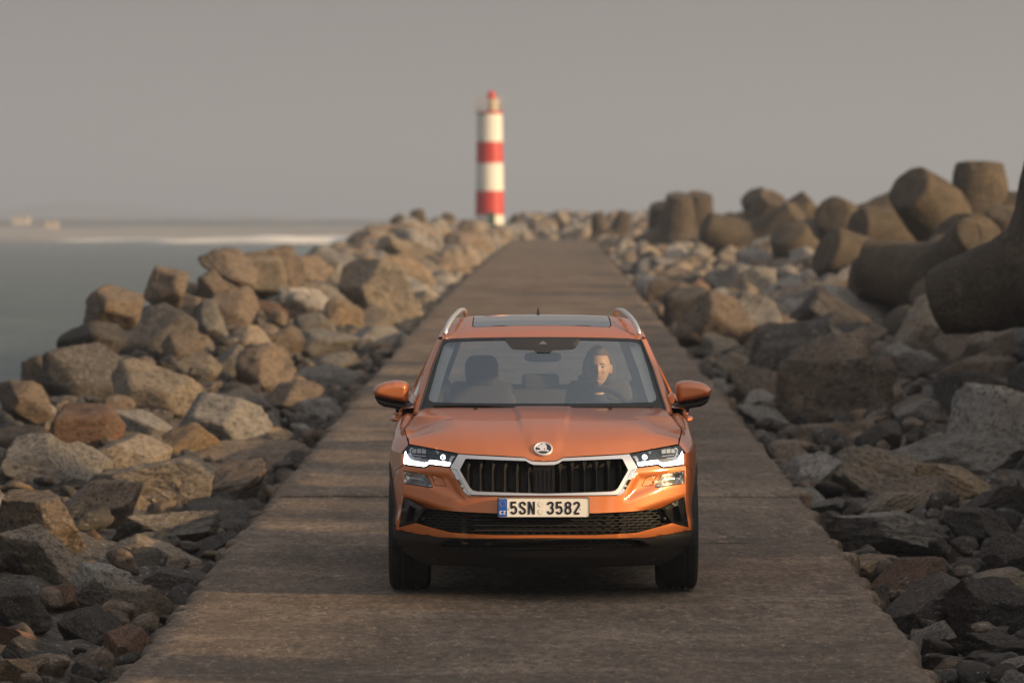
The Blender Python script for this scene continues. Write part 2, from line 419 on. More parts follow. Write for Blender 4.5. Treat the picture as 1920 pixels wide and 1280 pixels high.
house(69, 419, 4.6, 1.8, 6, 'small cream house standing alone on the sand above the beach', (0.62, 0.48, 0.30), .5)
house(42, 418, 1.6, 1.2, 4, 'tiny dim hut on the dunes between the two pale houses', (0.32, 0.28, 0.24), .3)

# ------------------------------------------------------------------ lighthouse
def lighthouse():
    d = 290.0; base = pix(918, 437, d); base.z = slab_z(d) - .05
    k = d / FPX
    r_ = empty('lighthouse', base)
    tag(r_, 'slim red and white banded lighthouse with a small lantern at the end of the breakwater', 'lighthouse')
    white = mat('lighthouse_white', (0.78, 0.76, 0.70), .55); red = mat('lighthouse_red', (0.55, 0.035, 0.03), .5)
    for m_ in (white, red):
        g = NB(m_); c = m_.node_tree.nodes['Principled BSDF'].inputs['Base Color'].default_value[:3]
        g.l(g.ramp(g.noise(1.5, 7, .7, None, (3, 3, .6)), [(0.3, tuple(x * .78 for x in c)), (0.6, tuple(c))]), g.b.inputs['Base Color'])
    ztop = pix(918, 214, d).z - base.z
    rr = lambda z: (27.5 - 4.0 * z / ztop) * k
    ys = [None, 403, 358, 306, 266, 214]
    zs = [0.0] + [pix(918, y, d).z - base.z for y in ys[1:]]
    for i in range(5):
        a, b = zs[i], zs[i + 1]; mm = red if i % 2 == 1 else white
        prof = [(rr(a) - .3, a), (rr(a), a), (rr(b), b), (rr(b) - .3, b)]
        MB().lathe(prof, n=64).build('red_band' if i % 2 else 'white_band', mm, r_, sharp=40)
    g_ = MB(); zt = zs[-1]
    g_.lathe([(0, zt + .0), (24.0 * k, zt + .02), (25.5 * k, zt + .06), (25.5 * k, zt + .14), (0.0, zt + .18)], n=48)
    g_.build('gallery_deck', red, r_, sharp=40)
    rail = MB(); zr = zt + .18; Rr = 24.5 * k
    for j in range(16):
        a = 2 * math.pi * j / 16; rail.tube([(Rr * math.cos(a), Rr * math.sin(a), zr), (Rr * math.cos(a), Rr * math.sin(a), zr + .75)], .018, 6)
    for h in (.25, .5, .75): rail.tube([(Rr * math.cos(a), Rr * math.sin(a), zr + h) for a in np.linspace(0, 2 * math.pi, 49)], .016, 6)
    rail.build('gallery_rail', mat('rail_grey', (.45, .40, .33), .6), r_)
    lx = 6 * k
    MB().lathe([(10 * k, zr), (9.5 * k, zr + .66), (0, zr + .67)], (lx, 0, 0), n=32).build('lantern_room', mat('lantern_cream', (0.62, 0.56, 0.42), .5), r_, sharp=40)
    MB().lathe([(10 * k, zr + .66), (8.0 * k, zr + .74), (7.6 * k, zr + .98), (4 * k, zr + 1.12), (0.2 * k, zr + 1.18)], (lx * .6, 0, 0), n=32).build('lantern_roof', red, r_, sharp=60)
    MB().box((0.1, -rr(.9) - .0, .9), (.42, .10, .0 + 1.1)).build('door', mat('door_green', (.05, .09, .07), .6), r_, smooth=False)
lighthouse()

# ------------------------------------------------------------------ tetrapods
def tetra_mesh(seed):
    """four tapered legs grown out of one body: radial distance field on a sphere of directions"""
    rnd = random.Random(seed)
    L, rt, rb = 1.9, .50, .80
    axes = [Vector(a).normalized() for a in ((0, 0, 1), (0.943, 0, -.333), (-.471, .816, -.333), (-.471, -.816, -.333))]
    mb = MB(); n = 56
    for ax in axes:
        a = ax.cross(Vector((0.3, .9, .1))).normalized(); b = ax.cross(a)
        prof = [(rb + .12, 0.0), (rb, .35), (rb - .06, .6), (rb - .13, .85), ((rb + rt) / 2, 1.1), (rt + .11, 1.3), (rt + .07, 1.5), (rt + .03, 1.7), (rt, 1.82), (rt - .015, 1.875), (rt - .06, L), (rt * .7, L + .01), (rt * .4, L + .012), (0.01, L + .014)]
        vs = []
        for r_, h in prof:
            for k in range(n):
                t = 2 * math.pi * k / n
                p = ax * h + (a * math.cos(t) + b * math.sin(t)) * r_
                q = p * 1.4 + Vector((seed, 0, 0))
                p += (p - ax * h * .9).normalized() * (noise.noise(q) * .025 + noise.noise(q * 4) * .016 - max(0, noise.noise(q * 2.6) - .3) * .12 + (.02 if abs((t % math.pi) - 1.2) < .04 else 0))
                vs.append(p)
        fs = [(i * n + k, i * n + (k + 1) % n, (i + 1) * n + (k + 1) % n, (i + 1) * n + k) for i in range(len(prof) - 1) for k in range(n)]
        mb.add(vs, fs)
    me = bpy.data.meshes.new('tetrapod'); me.from_pydata([tuple(v) for v in mb.v], [], mb.f); me.update()
    me.materials.append(M['tetra']); me.polygons.foreach_set('use_smooth', [True] * len(me.polygons)); me.set_sharp_from_angle(angle=R(50))
    return me
from mathutils import Quaternion
TM = [tetra_mesh(1), tetra_mesh(2)]
TETRAS = []
def tetra(px, py, d, dirv, roll, label, size=1.0, xyz=None):
    dv = Vector(dirv).normalized()
    tip = Vector(xyz) if xyz else pix(px, py, d)
    c = tip - dv * 1.9 * size
    o = bpy.data.objects.new('tetrapod', TM[len(TETRAS) % 2]); COL.objects.link(o)
    q = dv.to_track_quat('Z', 'Y'); o.rotation_mode = 'QUATERNION'
    if isinstance(roll, tuple):
        want = Vector(roll).normalized()
        roll = max(range(0, 120, 5), key=lambda a: max((q @ (Quaternion((0, 0, 1), R(a)) @ l)).dot(want) for l in [Vector((0.943, 0, -.333)), Vector((-.471, .816, -.333)), Vector((-.471, -.816, -.333))]))
    if roll is None:      # settle on the side that keeps the other legs lowest
        legs = [Vector((0.943, 0, -.333)), Vector((-.471, .816, -.333)), Vector((-.471, -.816, -.333))]
        roll = min(range(0, 120, 5), key=lambda a: max((q @ (Quaternion((0, 0, 1), R(a)) @ l)).z for l in legs))
    o.rotation_quaternion = q @ Quaternion((0, 0, 1), R(roll)); o.location = c; o.scale = (size,) * 3
    tag(o, label, 'tetrapod', 'concrete tetrapods heaped along the breakwater')
    TETRAS.append(o)
TG = [
 (1704, 352, 102, (-.60, -.60, .50), None, 'tall concrete tetrapod whose dark round leg end faces the road'),
 (1837, 306, 103, (.02, .05, 1), 15, 'upright concrete tetrapod leg against the sky, topmost in the heap'),
 (1786, 446, 86, (-.56, -.66, .48), None, 'concrete tetrapod with a sunlit pitted leg below the upright one'),
 (1606, 520, 84, (-.92, -.30, .16), None, 'dark concrete tetrapod leg lying low towards the road'),
 (1996, 262, 54, (.06, 0, 1), (.12, -1, -.35), 'nearest concrete tetrapod, round leg end facing us and one leg leaning out of the photo'),
 (1606, 432, 110, (-.88, -.40, .14), None, 'barrel-like tetrapod leg lying level left of the tall one'),
 (1672, 478, 93, (-.45, -.55, .65), None, 'shaded tetrapod with a stubby leg tilted up below the tall one'),
 (1548, 470, 101, (-.80, -.35, .42), None, 'low tetrapod with one leg tipped left, at the foot of the heap'),
 (1752, 548, 78, (-.30, -.72, .58), None, 'dark tetrapod with its leg end up, in the middle of the heap'),
 (1838, 440, 82, (.25, -.78, .52), None, 'tetrapod facing us just below the topmost upright leg'),
 (1890, 400, 92, (.10, -.40, .90), 30, 'tetrapod leg standing behind the leaning one near the edge'),
 (1478, 436, 126, (-.35, -.50, .75), None, 'small tetrapod on the slope between the two distant groups'),
 (1560, 402, 128, (-.35, -.8, .35), 50, 'small distant tetrapod with round leg end beside the barrel-like leg'),
 (1650, 400, 122, (-.3, -.3, .8), 120, 'tetrapod just peeping out behind the tall one'),
 (1240, 384, 185, (-.15, -.4, 1), 0, 'leftmost of three upright tetrapod legs in the distant group'),
 (1274, 366, 182, (.05, -.3, 1), 40, 'middle of three upright tetrapod legs in the distant group'),
 (1314, 364, 184, (.15, -.3, 1), 80, 'rightmost of three upright tetrapod legs in the distant group'),
 (1410, 366, 168, (-.5, -.4, .8), 30, 'broad distant tetrapod sloping left, past the three upright legs'),
 (1450, 370, 160, (.3, -.5, .8), 90, 'distant tetrapod with a sunlit crown beside the broad sloping one'),
 (1496, 400, 150, (.6, -.3, .5), 10, 'distant tetrapod sloping down to the dark gap'),
 (1385, 420, 172, (-.7, -.6, .2), 55, 'low distant tetrapod half buried below the broad sloping one'),
 (1120, 400, 245, (-.2, -.3, 1), 20, 'far tetrapod past the end of the slab, nearest the roadway'),
 (1172, 398, 232, (.3, -.3, 1), 60, 'far lone tetrapod between the slab end and the three upright legs'),
 (1068, 410, 282, (.2, -.3, 1), 10, 'small far tetrapod straight beyond the end of the slab'),
 (1008, 402, 280, (-.3, -.3, .9), 70, 'far sunlit tetrapod just right of the lighthouse foot'),
 (972, 405, 284, (.3, -.4, .8), 110, 'dark far tetrapod touching the lighthouse foot'),
 (782, 396, 226, (-.1, -.4, 1), 30, 'sunlit far tetrapod on the crest left of the lighthouse'),
 (742, 408, 220, (-.5, -.3, .8), 80, 'dark far tetrapod at the outer end of the left crest'),
 (842, 404, 236, (.3, -.4, .9), 20, 'far tetrapod on the crest closest to the lighthouse'),
]
for t in TG: tetra(*t, size=.62 if t[2] > 215 else .9 if t[2] > 140 else 0.72 if t[2] < 55 else .80 if t[2] < 95 and t[0] != 1786 else 1.0)
rt = random.Random(5)
OFF = [(6.4, 8), (6.2, 11.5), (6.9, 14.8), (6.4, 18.0), (7.0, 21.2), (7.2, 27.45), (7.0, 30.2), (6.8, 33.0), (7.3, 35), (7.0, 38.2), (7.5, 41.4),
       (8.6, 44.5), (9.2, 48), (9.0, 51.5), (9.6, 55.5), (9.6, 59.5), (10.2, 64), (10.4, 68.5), (10.8, 73)]  # unseen rest of the heap, spaced and raised to shade road and car
for i, (x, d) in enumerate(OFF):
    z = slab_z(d) + 2.95 + rt.uniform(-.25, .45) - (.55 if 28 < d < 33.5 else 0)  # lowered where sun has to reach the driver
    tetra(0, 0, d, (rt.uniform(-.3, .3), rt.uniform(-.3, .3), 1), rt.uniform(0, 120), 'concrete tetrapod beside the road, unseen, placed for its shade', size=1.12, xyz=(x, d, z))
# ------------------------------------------------------------------ boulders
def ico(sub):
    bm = bmesh.new(); bmesh.ops.create_icosphere(bm, subdivisions=sub, radius=1.0)
    v = np.array([x.co[:] for x in bm.verts]); f = [tuple(q.index for q in p.verts) for p in bm.faces]; bm.free(); return v, f
ICO = {s: ico(s) for s in (2, 3, 4, 5, 6)}
def rock_mesh(seed, sub=4, kind='angular'):
    rs = np.random.RandomState(seed); V, F_ = ICO[sub]
    k = {'angular': 10, 'blocky': 8, 'round': 15}[kind]
    if kind == 'blocky':
        P = np.array([(1, 0, 0), (-1, 0, 0), (0, 1, 0), (0, -1, 0), (0, 0, 1), (0, 0, -1.)]) + rs.normal(0, .16, (6, 3))
        P = np.vstack([P, rs.normal(0, 1, (4, 3))]); D = np.concatenate([rs.uniform(.62, .78, 6), rs.uniform(.92, 1.05, 4)])
    else:
        P = rs.normal(0, 1, (k, 3)); 
        for _ in range(30):    # spread the cutting planes out
            Pn = P / np.linalg.norm(P, axis=1)[:, None]
            d_ = Pn[:, None] - Pn[None]; q = (d_ ** 2).sum(-1) + np.eye(k)
            P = Pn + .06 * (d_ / q[..., None] ** 1.5).sum(1)
        D = rs.uniform(.55, 1.0, k) if kind == 'angular' else rs.uniform(.85, 1.0, k)
    P /= np.linalg.norm(P, axis=1)[:, None]
    dot = V @ P.T
    inv = np.maximum(dot, 0.02) / D[None]
    s_ = {'angular': 75, 'blocky': 55, 'round': 42}[kind]
    r = 1 / (np.log(np.exp(s_ * inv).sum(1) + math.exp(s_ / (1.45 if kind == 'angular' else 1.35))) / s_)
    pts = V * r[:, None]
    mn, mx_ = pts.min(0), pts.max(0); pts = (pts - (mn + mx_) / 2) / ((mx_ - mn) / 2)
    o = Vector((seed * 3.7, 0, 0)); outp = []
    for p, n in zip(pts, V):
        q = Vector(p)
        h = noise.noise(q * 1.6 + o) * .05 + noise.noise(q * 4.2 + o) * .032
        if sub >= 4:
            h += noise.noise(q * 9 + o) * .020
            # chipped ledges along one bedding direction
            t = (q.z * 3.1 + q.x * .9 + noise.noise(q * 1.3 + o) * 1.2); h += ((t % 1.0) ** 3) * .035
        if sub >= 5: h += noise.noise(q * 20 + o) * .010 + noise.noise(q * 38 + o) * .005
        outp.append(q + Vector(n) * h)
    me = bpy.data.meshes.new('boulder'); me.from_pydata([tuple(v) for v in outp], [], F_); me.update()
    me.polygons.foreach_set('use_smooth', [True] * len(me.polygons)); me.materials.append(M['grey'])
    if sub >= 5: me.set_sharp_from_angle(angle=R(28))
    return me
KINDS = ['angular', 'angular', 'blocky', 'angular', 'round', 'angular', 'angular', 'blocky']
NEAR = [rock_mesh(100 + i, 6 if i < 8 else 5, KINDS[i % 8]) for i in range(16)]
MID = [rock_mesh(300 + i, 4, KINDS[i % 8]) for i in range(16)]
KIND_OF = {}
for i, m_ in enumerate(NEAR + MID): KIND_OF[m_.name] = KINDS[(i % 16) % 8]

ROCKS = []   # (object, x, d, size, material, kind)
def put_rock(x, d, w, h, mname, dep=None, zc=None, yaw=None, tilt=.25, rnd=random, kind=None, lab=None, rot=None):
    pool = NEAR if d < 47 else MID
    if kind: cand = [m_ for m_ in pool if KIND_OF[m_.name] == kind]
    else: cand = pool
    me = rnd.choice(cand)
    o = bpy.data.objects.new('boulder', me); COL.objects.link(o)
    o.material_slots[0].link = 'OBJECT'; o.material_slots[0].material = M[mname]
    dep = dep or w * rnd.uniform(.75, 1.1)
    g0 = ground(x, d)
    o.scale = (w / 2 * 1.02, dep / 2, h / 2 * 1.08)
    # local shape is turned about its own vertical, in steps that keep its width across the view
    flip = rnd.choice((0, 180)) + rnd.uniform(-22, 22) if yaw is None else yaw
    o.rotation_euler = rot if rot else (rnd.uniform(-tilt, tilt), rnd.uniform(-tilt, tilt), R(flip))
    o.location = (x, d, (g0 + h * .33) if zc is None else zc)
    ROCKS.append([o, x, d, w, h, mname, KIND_OF[me.name], lab])
    return o

# boulders one can pick out in the photo: centre, width and height in photograph pixels, stone, shape
HERO = [
 (72,992,175,150,'brown','round'),(85,880,160,100,'grey','angular'),(190,955,170,100,'brown','angular'),(240,868,120,90,'tan','angular'),
 (300,925,190,110,'tan','blocky'),(425,918,190,95,'brown','angular'),(320,1003,180,72,'grey','round'),(100,1062,215,105,'tan','angular'),
 (287,1050,165,68,'tan','round'),(318,1070,80,32,'brown','round'),(200,1112,135,110,'pale','angular'),(262,1140,100,78,'tan','blocky'),
 (330,1108,110,70,'dark','blocky'),(42,1150,115,105,'dark','angular'),(112,1122,65,55,'rust','angular'),(175,1192,135,85,'dark','round'),
 (243,1222,105,95,'rust','angular'),(48,1212,120,46,'rust','angular'),(85,1238,140,46,'dark','angular'),(28,1262,85,56,'ochre','angular'),
 (150,1262,90,36,'grey','angular'),(172,1015,42,48,'rust','angular'),(395,1030,110,48,'dark','angular'),(450,1000,90,46,'dark','round'),
 (398,972,140,50,'dark','angular'),(158,812,115,82,'rust','blocky'),(262,800,170,62,'grey','angular'),(300,742,180,104,'tan','angular'),
 (420,802,155,108,'grey','angular'),(335,838,130,55,'ochre','angular'),(482,832,112,38,'ochre','blocky'),(530,848,48,22,'ochre','round'),
 (42,828,120,62,'dark','angular'),(150,875,90,82,'grey','angular'),(490,862,230,40,'brown','blocky'),(458,756,95,62,'grey','angular'),
 (612,716,115,52,'grey','round'),(552,752,100,64,'brown','angular'),(604,772,90,52,'grey','angular'),(500,702,100,100,'brown','angular'),
 (445,745,60,50,'brown','angular'),(290,635,150,120,'dark','angular'),(160,705,180,130,'dark','round'),(212,580,105,88,'brown','round'),(312,538,90,84,'brown','angular'),
 (180,645,140,80,'dark','angular'),(48,752,110,80,'brown','angular'),(370,690,80,56,'tan','angular'),(340,665,80,70,'brown','angular'),
 (430,502,110,54,'tan','angular'),(400,545,60,70,'tan','angular'),(505,592,64,44,'rust','angular'),(640,602,72,72,'ochre','angular'),
 (700,605,70,60,'tan','angular'),(590,650,150,64,'grey','angular'),(480,515,110,64,'tan','blocky'),(560,520,120,70,'brown','angular'),
 (660,560,110,56,'grey','angular'),(735,525,150,88,'ochre','angular'),(735,465,60,44,'tan','angular'),(530,650,80,60,'brown','angular'),
 (620,690,110,46,'grey','angular'),(700,640,90,50,'grey','angular'),(590,500,90,50,'grey','angular'),(350,600,90,90,'brown','angular'),(440,590,90,90,'brown','angular'),
 (470,640,80,60,'tan','angular'),(395,610,50,90,'grey','angular'),(20,1030,60,50,'dark','angular'),
 (1566,745,185,132,'brown','blocky'),(1876,800,150,142,'pale','blocky'),(1480,856,95,62,'tan','angular'),(1512,902,140,88,'grey','angular'),
 (1650,892,182,92,'tan','angular'),(1545,820,165,54,'brown','blocky'),(1792,912,150,74,'ochre','angular'),(1785,868,240,88,'grey','round'),
 (1700,938,160,66,'brown','angular'),(1648,962,150,54,'tan','angular'),(1655,1012,210,86,'grey','angular'),(1520,948,96,52,'grey','angular'),
 (1830,1000,135,92,'dark','angular'),(1872,962,135,72,'dark','angular'),(1886,1046,95,82,'dark','round'),(1628,1068,100,52,'ochre','angular'),
 (1700,1088,140,62,'rust','angular'),(1850,1098,120,44,'tan','round'),(1745,1148,200,112,'dark','round'),(1865,1152,190,132,'dark','angular'),
 (1872,1222,175,64,'dark','angular'),(1742,1205,90,60,'grey','angular'),(1888,1266,110,40,'pale','angular'),(1775,1262,70,40,'brown','angular'),
 (1730,780,90,60,'grey','angular'),(1650,830,90,60,'dark','angular'),(1830,702,150,64,'brown','angular'),(1720,690,110,60,'grey','angular'),
 (1295,592,80,86,'dark','blocky'),(1492,576,100,60,'dark','blocky'),(1560,960,80,44,'grey','angular'),(1420,760,70,56,'pale','angular'),
 (1440,790,120,50,'grey','angular'),(1380,690,90,50,'tan','angular'),(1350,655,80,40,'tan','angular'),(1850,1195,80,30,'dark','angular'),(1830,1245,90,40,'dark','angular'),
 (1620,640,90,50,'brown','angular'),(1500,660,110,50,'grey','angular'),(1430,640,110,56,'brown','angular'),(1700,620,80,44,'grey','angular'),
]
rh = random.Random(21)
HP = []; HS = []
for (px, py, w, h, mn, kd) in HERO:
    p = on_ground(px, py + h * .30)
    if px < 960:
        cap = float(np.interp(px, [0, 160, 300, 400, 550, 700, 900], [48, 57, 67, 76, 96, 120, 180]))
        if p is None or p.y > cap: p = pix(px, py + h * .3, cap)
    if p is None or p.y > 150: continue
    k = p.y / FPX
    ww, hh = w * k * 1.10, h * k * 1.12
    x = p.x
    if px < 470 and py < 700 and mn in ('tan', 'grey') and rh.random() < .7: mn = rh.choice(('brown', 'dark', 'brown'))  # darker stone stands in for shade on the outer left boulders
    # keep clear of the roadway's edge
    xc = slab_x(p.y)
    if x < xc: x = min(x, xc - HALF - ww * .5 - .02)
    else: x = max(x, xc + HALF + ww * .5 + .02)
    c = pix(px, py, p.y)
    if kd == 'round' and rh.random() < .65: kd = 'angular'
    ry = rh.choice((-1, 1)) * rh.uniform(.12, .55) if kd == 'angular' else rh.uniform(-.15, .15)
    ca, sa = abs(math.cos(ry)), abs(math.sin(ry)); fit = 1 / (ca + .55 * sa)
    o = put_rock(x, p.y, ww * (1.03 * fit + .06), hh * fit, mn, zc=c.z, kind=kd, rnd=rh, rot=(rh.uniform(-.3, .3), ry, R(rh.choice((0, 180)) + rh.uniform(-22, 22))), dep=min(ww, .9) * rh.uniform(.9, 1.3))
    HP.append((x, p.y, ww * .5)); HS.append(((px, py, w, h, mn, kd), (x, p.y)))

# the rest of the heap, largest first
rf = random.Random(77)
def spacing(d): return float(np.interp(d, [20, 30, 45, 70, 100, 160], [.44, .52, .62, .78, .76, .78]))
def in_view(x, d, m=.35):
    hw = d * 960 / FPX + m; return abs(x) < hw
fill = list(HP)
def mat_pick(x, d):
    c = noise.noise(Vector((x * .9, d * .5, 4)))
    r_ = rf.random()
    left = x < slab_x(d)
    if left and slab_x(d) - HALF - x > 2.1 and d < 110: t = ['brown'] * 5 + ['dark'] * 5 + ['grey'] * 2  # outer seaward flank: shade put into the stone colour
    elif left: t = ['tan'] * 6 + ['grey'] * 7 + ['brown'] * 4 + ['dark'] * 3 + ['rust'] + ['ochre'] * 2 + ['pale'] * 2
    else: t = ['tan'] * 2 + ['grey'] * 6 + ['brown'] * 5 + ['dark'] * 5 + ['rust'] + ['ochre'] + ['pale']
    return t[int(r_ * len(t))]
cand = []
d = 22.6
while d < 262:
    s_ = spacing(d)
    for side in (-1, 1):
        xc = slab_x(d); lim = (4.6 if side < 0 else 5.0) if d < 110 else 4.2
        for _ in range(6):
            u = HALF + rf.uniform(.22, lim); cand.append((xc + side * u, d + rf.uniform(0, s_ * .5), side))
    d += s_ * .55
PH = [proj((0, 0.1, CAMZ)) for _ in ()]
for (px, py, w, h, mn, kd), hp in HS:
    PH.append((px, py, w, h, hp[1]))
def hides_hero(x, d, w, h):
    top = proj((x, d, ground(x, d) + h * .85)); hw = w * .5 * FPX / d
    for px, py, pw, ph_, hd in PH:
        if d < hd + .1 and abs(top[0] - px) < hw * .8 + pw * .40 and top[1] < py + ph_ * .30 and d > hd - 8: return True
    return False
NIND = 0
far_rocks = []
MAX_IND = 290 - len(ROCKS)
for (x, d, side) in cand:
    if not in_view(x, d): continue
    s_ = spacing(d) * rf.uniform(.8, 1.15)
    if any((x - a) ** 2 + ((d - b) * .75) ** 2 < (max(s_, 0) * .5 + r_ * .72) ** 2 for a, b, r_ in fill): continue
    fill.append((x, d, s_ * .5))
    w = s_ * (.75 + 1.1 * rf.random() ** 1.6); h = w * rf.uniform(.35, .9)
    gap = abs(x - slab_x(d)) - HALF
    if w * .5 > gap - .02: w = max(.2, (gap - .02) * 2); h = w * rf.uniform(.6, .9)
    if hides_hero(x, d, w, h): continue
    far_rocks.append((d / w, x, d, w, h))
far_rocks.sort()
for i, (_, x, d, w, h) in enumerate(far_rocks[:MAX_IND]):
    put_rock(x, d, w, h, mat_pick(x, d), rnd=rf, tilt=.75)
REST = far_rocks[MAX_IND:]
print('ROCKS individual', len(ROCKS), 'rest', len(REST), 'depth of first rest', min([r_[2] for r_ in REST] or [0]))

# labels: side, place in the row, what the row is level with
MARKS = [(24.6, 'at the bottom edge of the photo'), (26.3, 'four metres ahead of the bumper'), (27.7, 'two metres ahead of the bumper'), (29.0, 'level with the number plate'),
         (30.6, 'level with the front tyres'), (32.2, 'level with the door mirrors'), (34.2, 'level with the tail of the car'), (36.5, 'three metres behind the car'),
         (39.0, 'five metres behind the car'), (42.0, 'eight metres behind the car'), (46.0, 'a dozen metres behind the car'), (51, 'seventeen metres behind the car'),
         (57, 'about twenty metres behind the car'), (64, 'about thirty metres behind the car'), (72, 'about forty metres behind the car'), (82, 'about fifty metres behind the car'),
         (95, 'about sixty metres behind the car'), (110, 'about seventy metres behind the car'), (400, 'in the hazy far stretch')]
SHAPE = {'angular': 'angular', 'blocky': 'squarish', 'round': 'rounded'}
COLW = {'grey': 'grey', 'brown': 'brown', 'tan': 'tan', 'dark': 'dark', 'rust': 'rust-stained', 'ochre': 'ochre', 'pale': 'pale'}
ORD = ['first', 'second', 'third', 'fourth', 'fifth', 'sixth', 'seventh', 'eighth', 'ninth', 'tenth', 'eleventh', 'twelfth', 'thirteenth', 'fourteenth', 'fifteenth', 'sixteenth', 'seventeenth', 'eighteenth', 'nineteenth', 'twentieth',
       'twenty-first', 'twenty-second', 'twenty-third', 'twenty-fourth', 'twenty-fifth']
rows = {}
for r_ in ROCKS:
    side = 'seaward' if r_[1] < slab_x(r_[2]) else 'tetrapod-side'
    i = next(i for i, (a, _) in enumerate(MARKS) if r_[2] < a)
    rows.setdefault((side, i), []).append(r_)
for (side, i), lst in rows.items():
    lst.sort(key=lambda r_: abs(r_[1] - slab_x(r_[2])))
    for j, r_ in enumerate(lst):
        lab = f"{COLW[r_[5]]} {SHAPE[r_[6]]} boulder, {ORD[min(j, 24)]} from the {side} slab edge, {MARKS[i][1]}"
        tag(r_[0], lab, 'boulder', 'boulders of the breakwater')

# small stones between the boulders and the far stretch of the heap
def stone_cloud(name, items, subd, matname, label, seed):
    V, F_ = ICO[subd]; rs = np.random.RandomState(seed); VV = []; FF = []; n = 0
    protos = []
    for k in range(10):
        P = rs.normal(0, 1, (11, 3)); P /= np.linalg.norm(P, axis=1)[:, None]; D = rs.uniform(.6, 1.0, 11)
        inv = np.maximum(V @ P.T, .02) / D[None]; r_ = 1 / (np.log(np.exp(38 * inv).sum(1) + math.exp(38 / 1.35)) / 38)
        pr = V * r_[:, None] * .8
        pr = np.array([Vector(p) * (1 + noise.noise(Vector(p) * 2.5 + Vector((k * 5, 0, 0))) * .12) for p in pr])
        protos.append(pr)
    Fa = np.array(F_)
    for (x, y, z, sx_, sy, sz) in items:
        a, b, c = rs.uniform(0, 6.28), rs.uniform(-.5, .5), rs.uniform(-.5, .5)
        Rm = np.array(Matrix.Rotation(a, 3, 'Z') @ Matrix.Rotation(b, 3, 'X') @ Matrix.Rotation(c, 3, 'Y'))
        VV.append((protos[rs.randint(10)] * (sx_, sy, sz)) @ Rm.T + (x, y, z)); FF.append(Fa + n); n += len(V)
    me = bpy.data.meshes.new(name); me.from_pydata(np.vstack(VV).tolist(), [], np.vstack(FF).tolist()); me.update()
    o = link(name, me, M[matname]); tag(o, label, 'rubble', kind='stuff'); return o
items = []
for k in range(2300):
    t = rf.random(); d = 22.5 + 75 * t ** 1.5; side = rf.choice((-1, 1))
    u = HALF + .06 + rf.random() ** 1.3 * 4.6; x = slab_x(d) + side * u
    if not in_view(x, d, .5): continue
    s_ = rf.uniform(.03, .10) * (1 + d / 60)
    if u - HALF < s_ + .02: continue
    items.append((x, d, ground(x, d) + s_ * .3 + .02, s_ * rf.uniform(.8, 1.4), s_, s_ * rf.uniform(.5, .8)))
stone_cloud('rubble', items[0::3], 3, 'rubble', 'small broken stones filling the gaps between the boulders', 4)
stone_cloud('dark_rubble', items[1::3], 3, 'dark', 'small dark stones filling the gaps between the boulders', 14)
stone_cloud('brown_rubble', items[2::3], 3, 'brown', 'small brown stones filling the gaps between the boulders', 24)
for mn, sd_, part in (('grey', 5, 0), ('tan', 6, 1), ('brown', 7, 2)):
    its = []
    for i, (_, x, d, w, h) in enumerate(REST):
        if i % 3 == part: its.append((x, d, ground(x, d) + h * .35, w * .58, w * .55, h * .6))
    d = 262.0
    for _ in range(70):
        dd = rf.uniform(259, 292); x = slab_x(dd) + rf.uniform(-5, 6)
        if dd > 280 and x < 1.0 and x > -3.6: continue
        if x < -.3 and dd > 270: continue
        w = rf.uniform(1.0, 1.9); its.append((x, dd, ground(x, dd) + w * .15, w * .55, w * .5, w * .4))
    for _ in range(110):       # outer crest and the back of the mound
        dd = rf.uniform(110, 262); x = slab_x(dd) - HALF - rf.uniform(2.4, 4.2)
        w = rf.uniform(1.0, 1.8); its.append((x, dd, ground(x, dd) + w * .15, w * .55, w * .5, w * .42))
    for _ in range(70):
        dd = rf.uniform(95, 262); x = slab_x(dd) + HALF + rf.uniform(3.2, 5.8)
        w = rf.uniform(.8, 1.5); its.append((x, dd, ground(x, dd) + w * .15, w * .55, w * .5, w * .42))
    for _ in range(60):        # boulders just outside the frame, seen by a step to the side
        dd = rf.uniform(18, 95); sgn = rf.choice((-1, 1)); x = slab_x(dd) + sgn * rf.uniform(2.6, 6.5)
        if in_view(x, dd, .6): continue
        w = rf.uniform(.6, 1.1); its.append((x, dd, ground(x, dd) + w * .15, w * .55, w * .5, w * .42))
    stone_cloud('distant_' + {'grey': 'grey', 'tan': 'tan', 'brown': 'brown'}[mn] + '_rocks', its, 4, mn, f'{COLW[mn]} rocks of the far stretch of the breakwater', sd_)
# ------------------------------------------------------------------ the car
SLOPE = 0.0098
CAR_D = 30.0; CAR_X = 58.5 * 30.0 / FPX; CAR_Z = slab_z(30.0) + .004
car = empty('parked_car', (CAR_X, CAR_D, CAR_Z), (math.atan(SLOPE), 0, 0))
tag(car, 'orange compact SUV facing us on the concrete slab, running lights on', 'car')

def CP(px, py, Y):
    """car-space (x, z) of a photograph pixel at car-space depth Y"""
    p = pix(px, py, CAR_D + Y); return p.x - CAR_X, p.z - CAR_Z - SLOPE * Y
def c3(u, v): return 1010 + u / 3.7636, 780 + v / 3.7636
def c1(u, v): return 690 + u / 2.909, 560 + v / 2.909

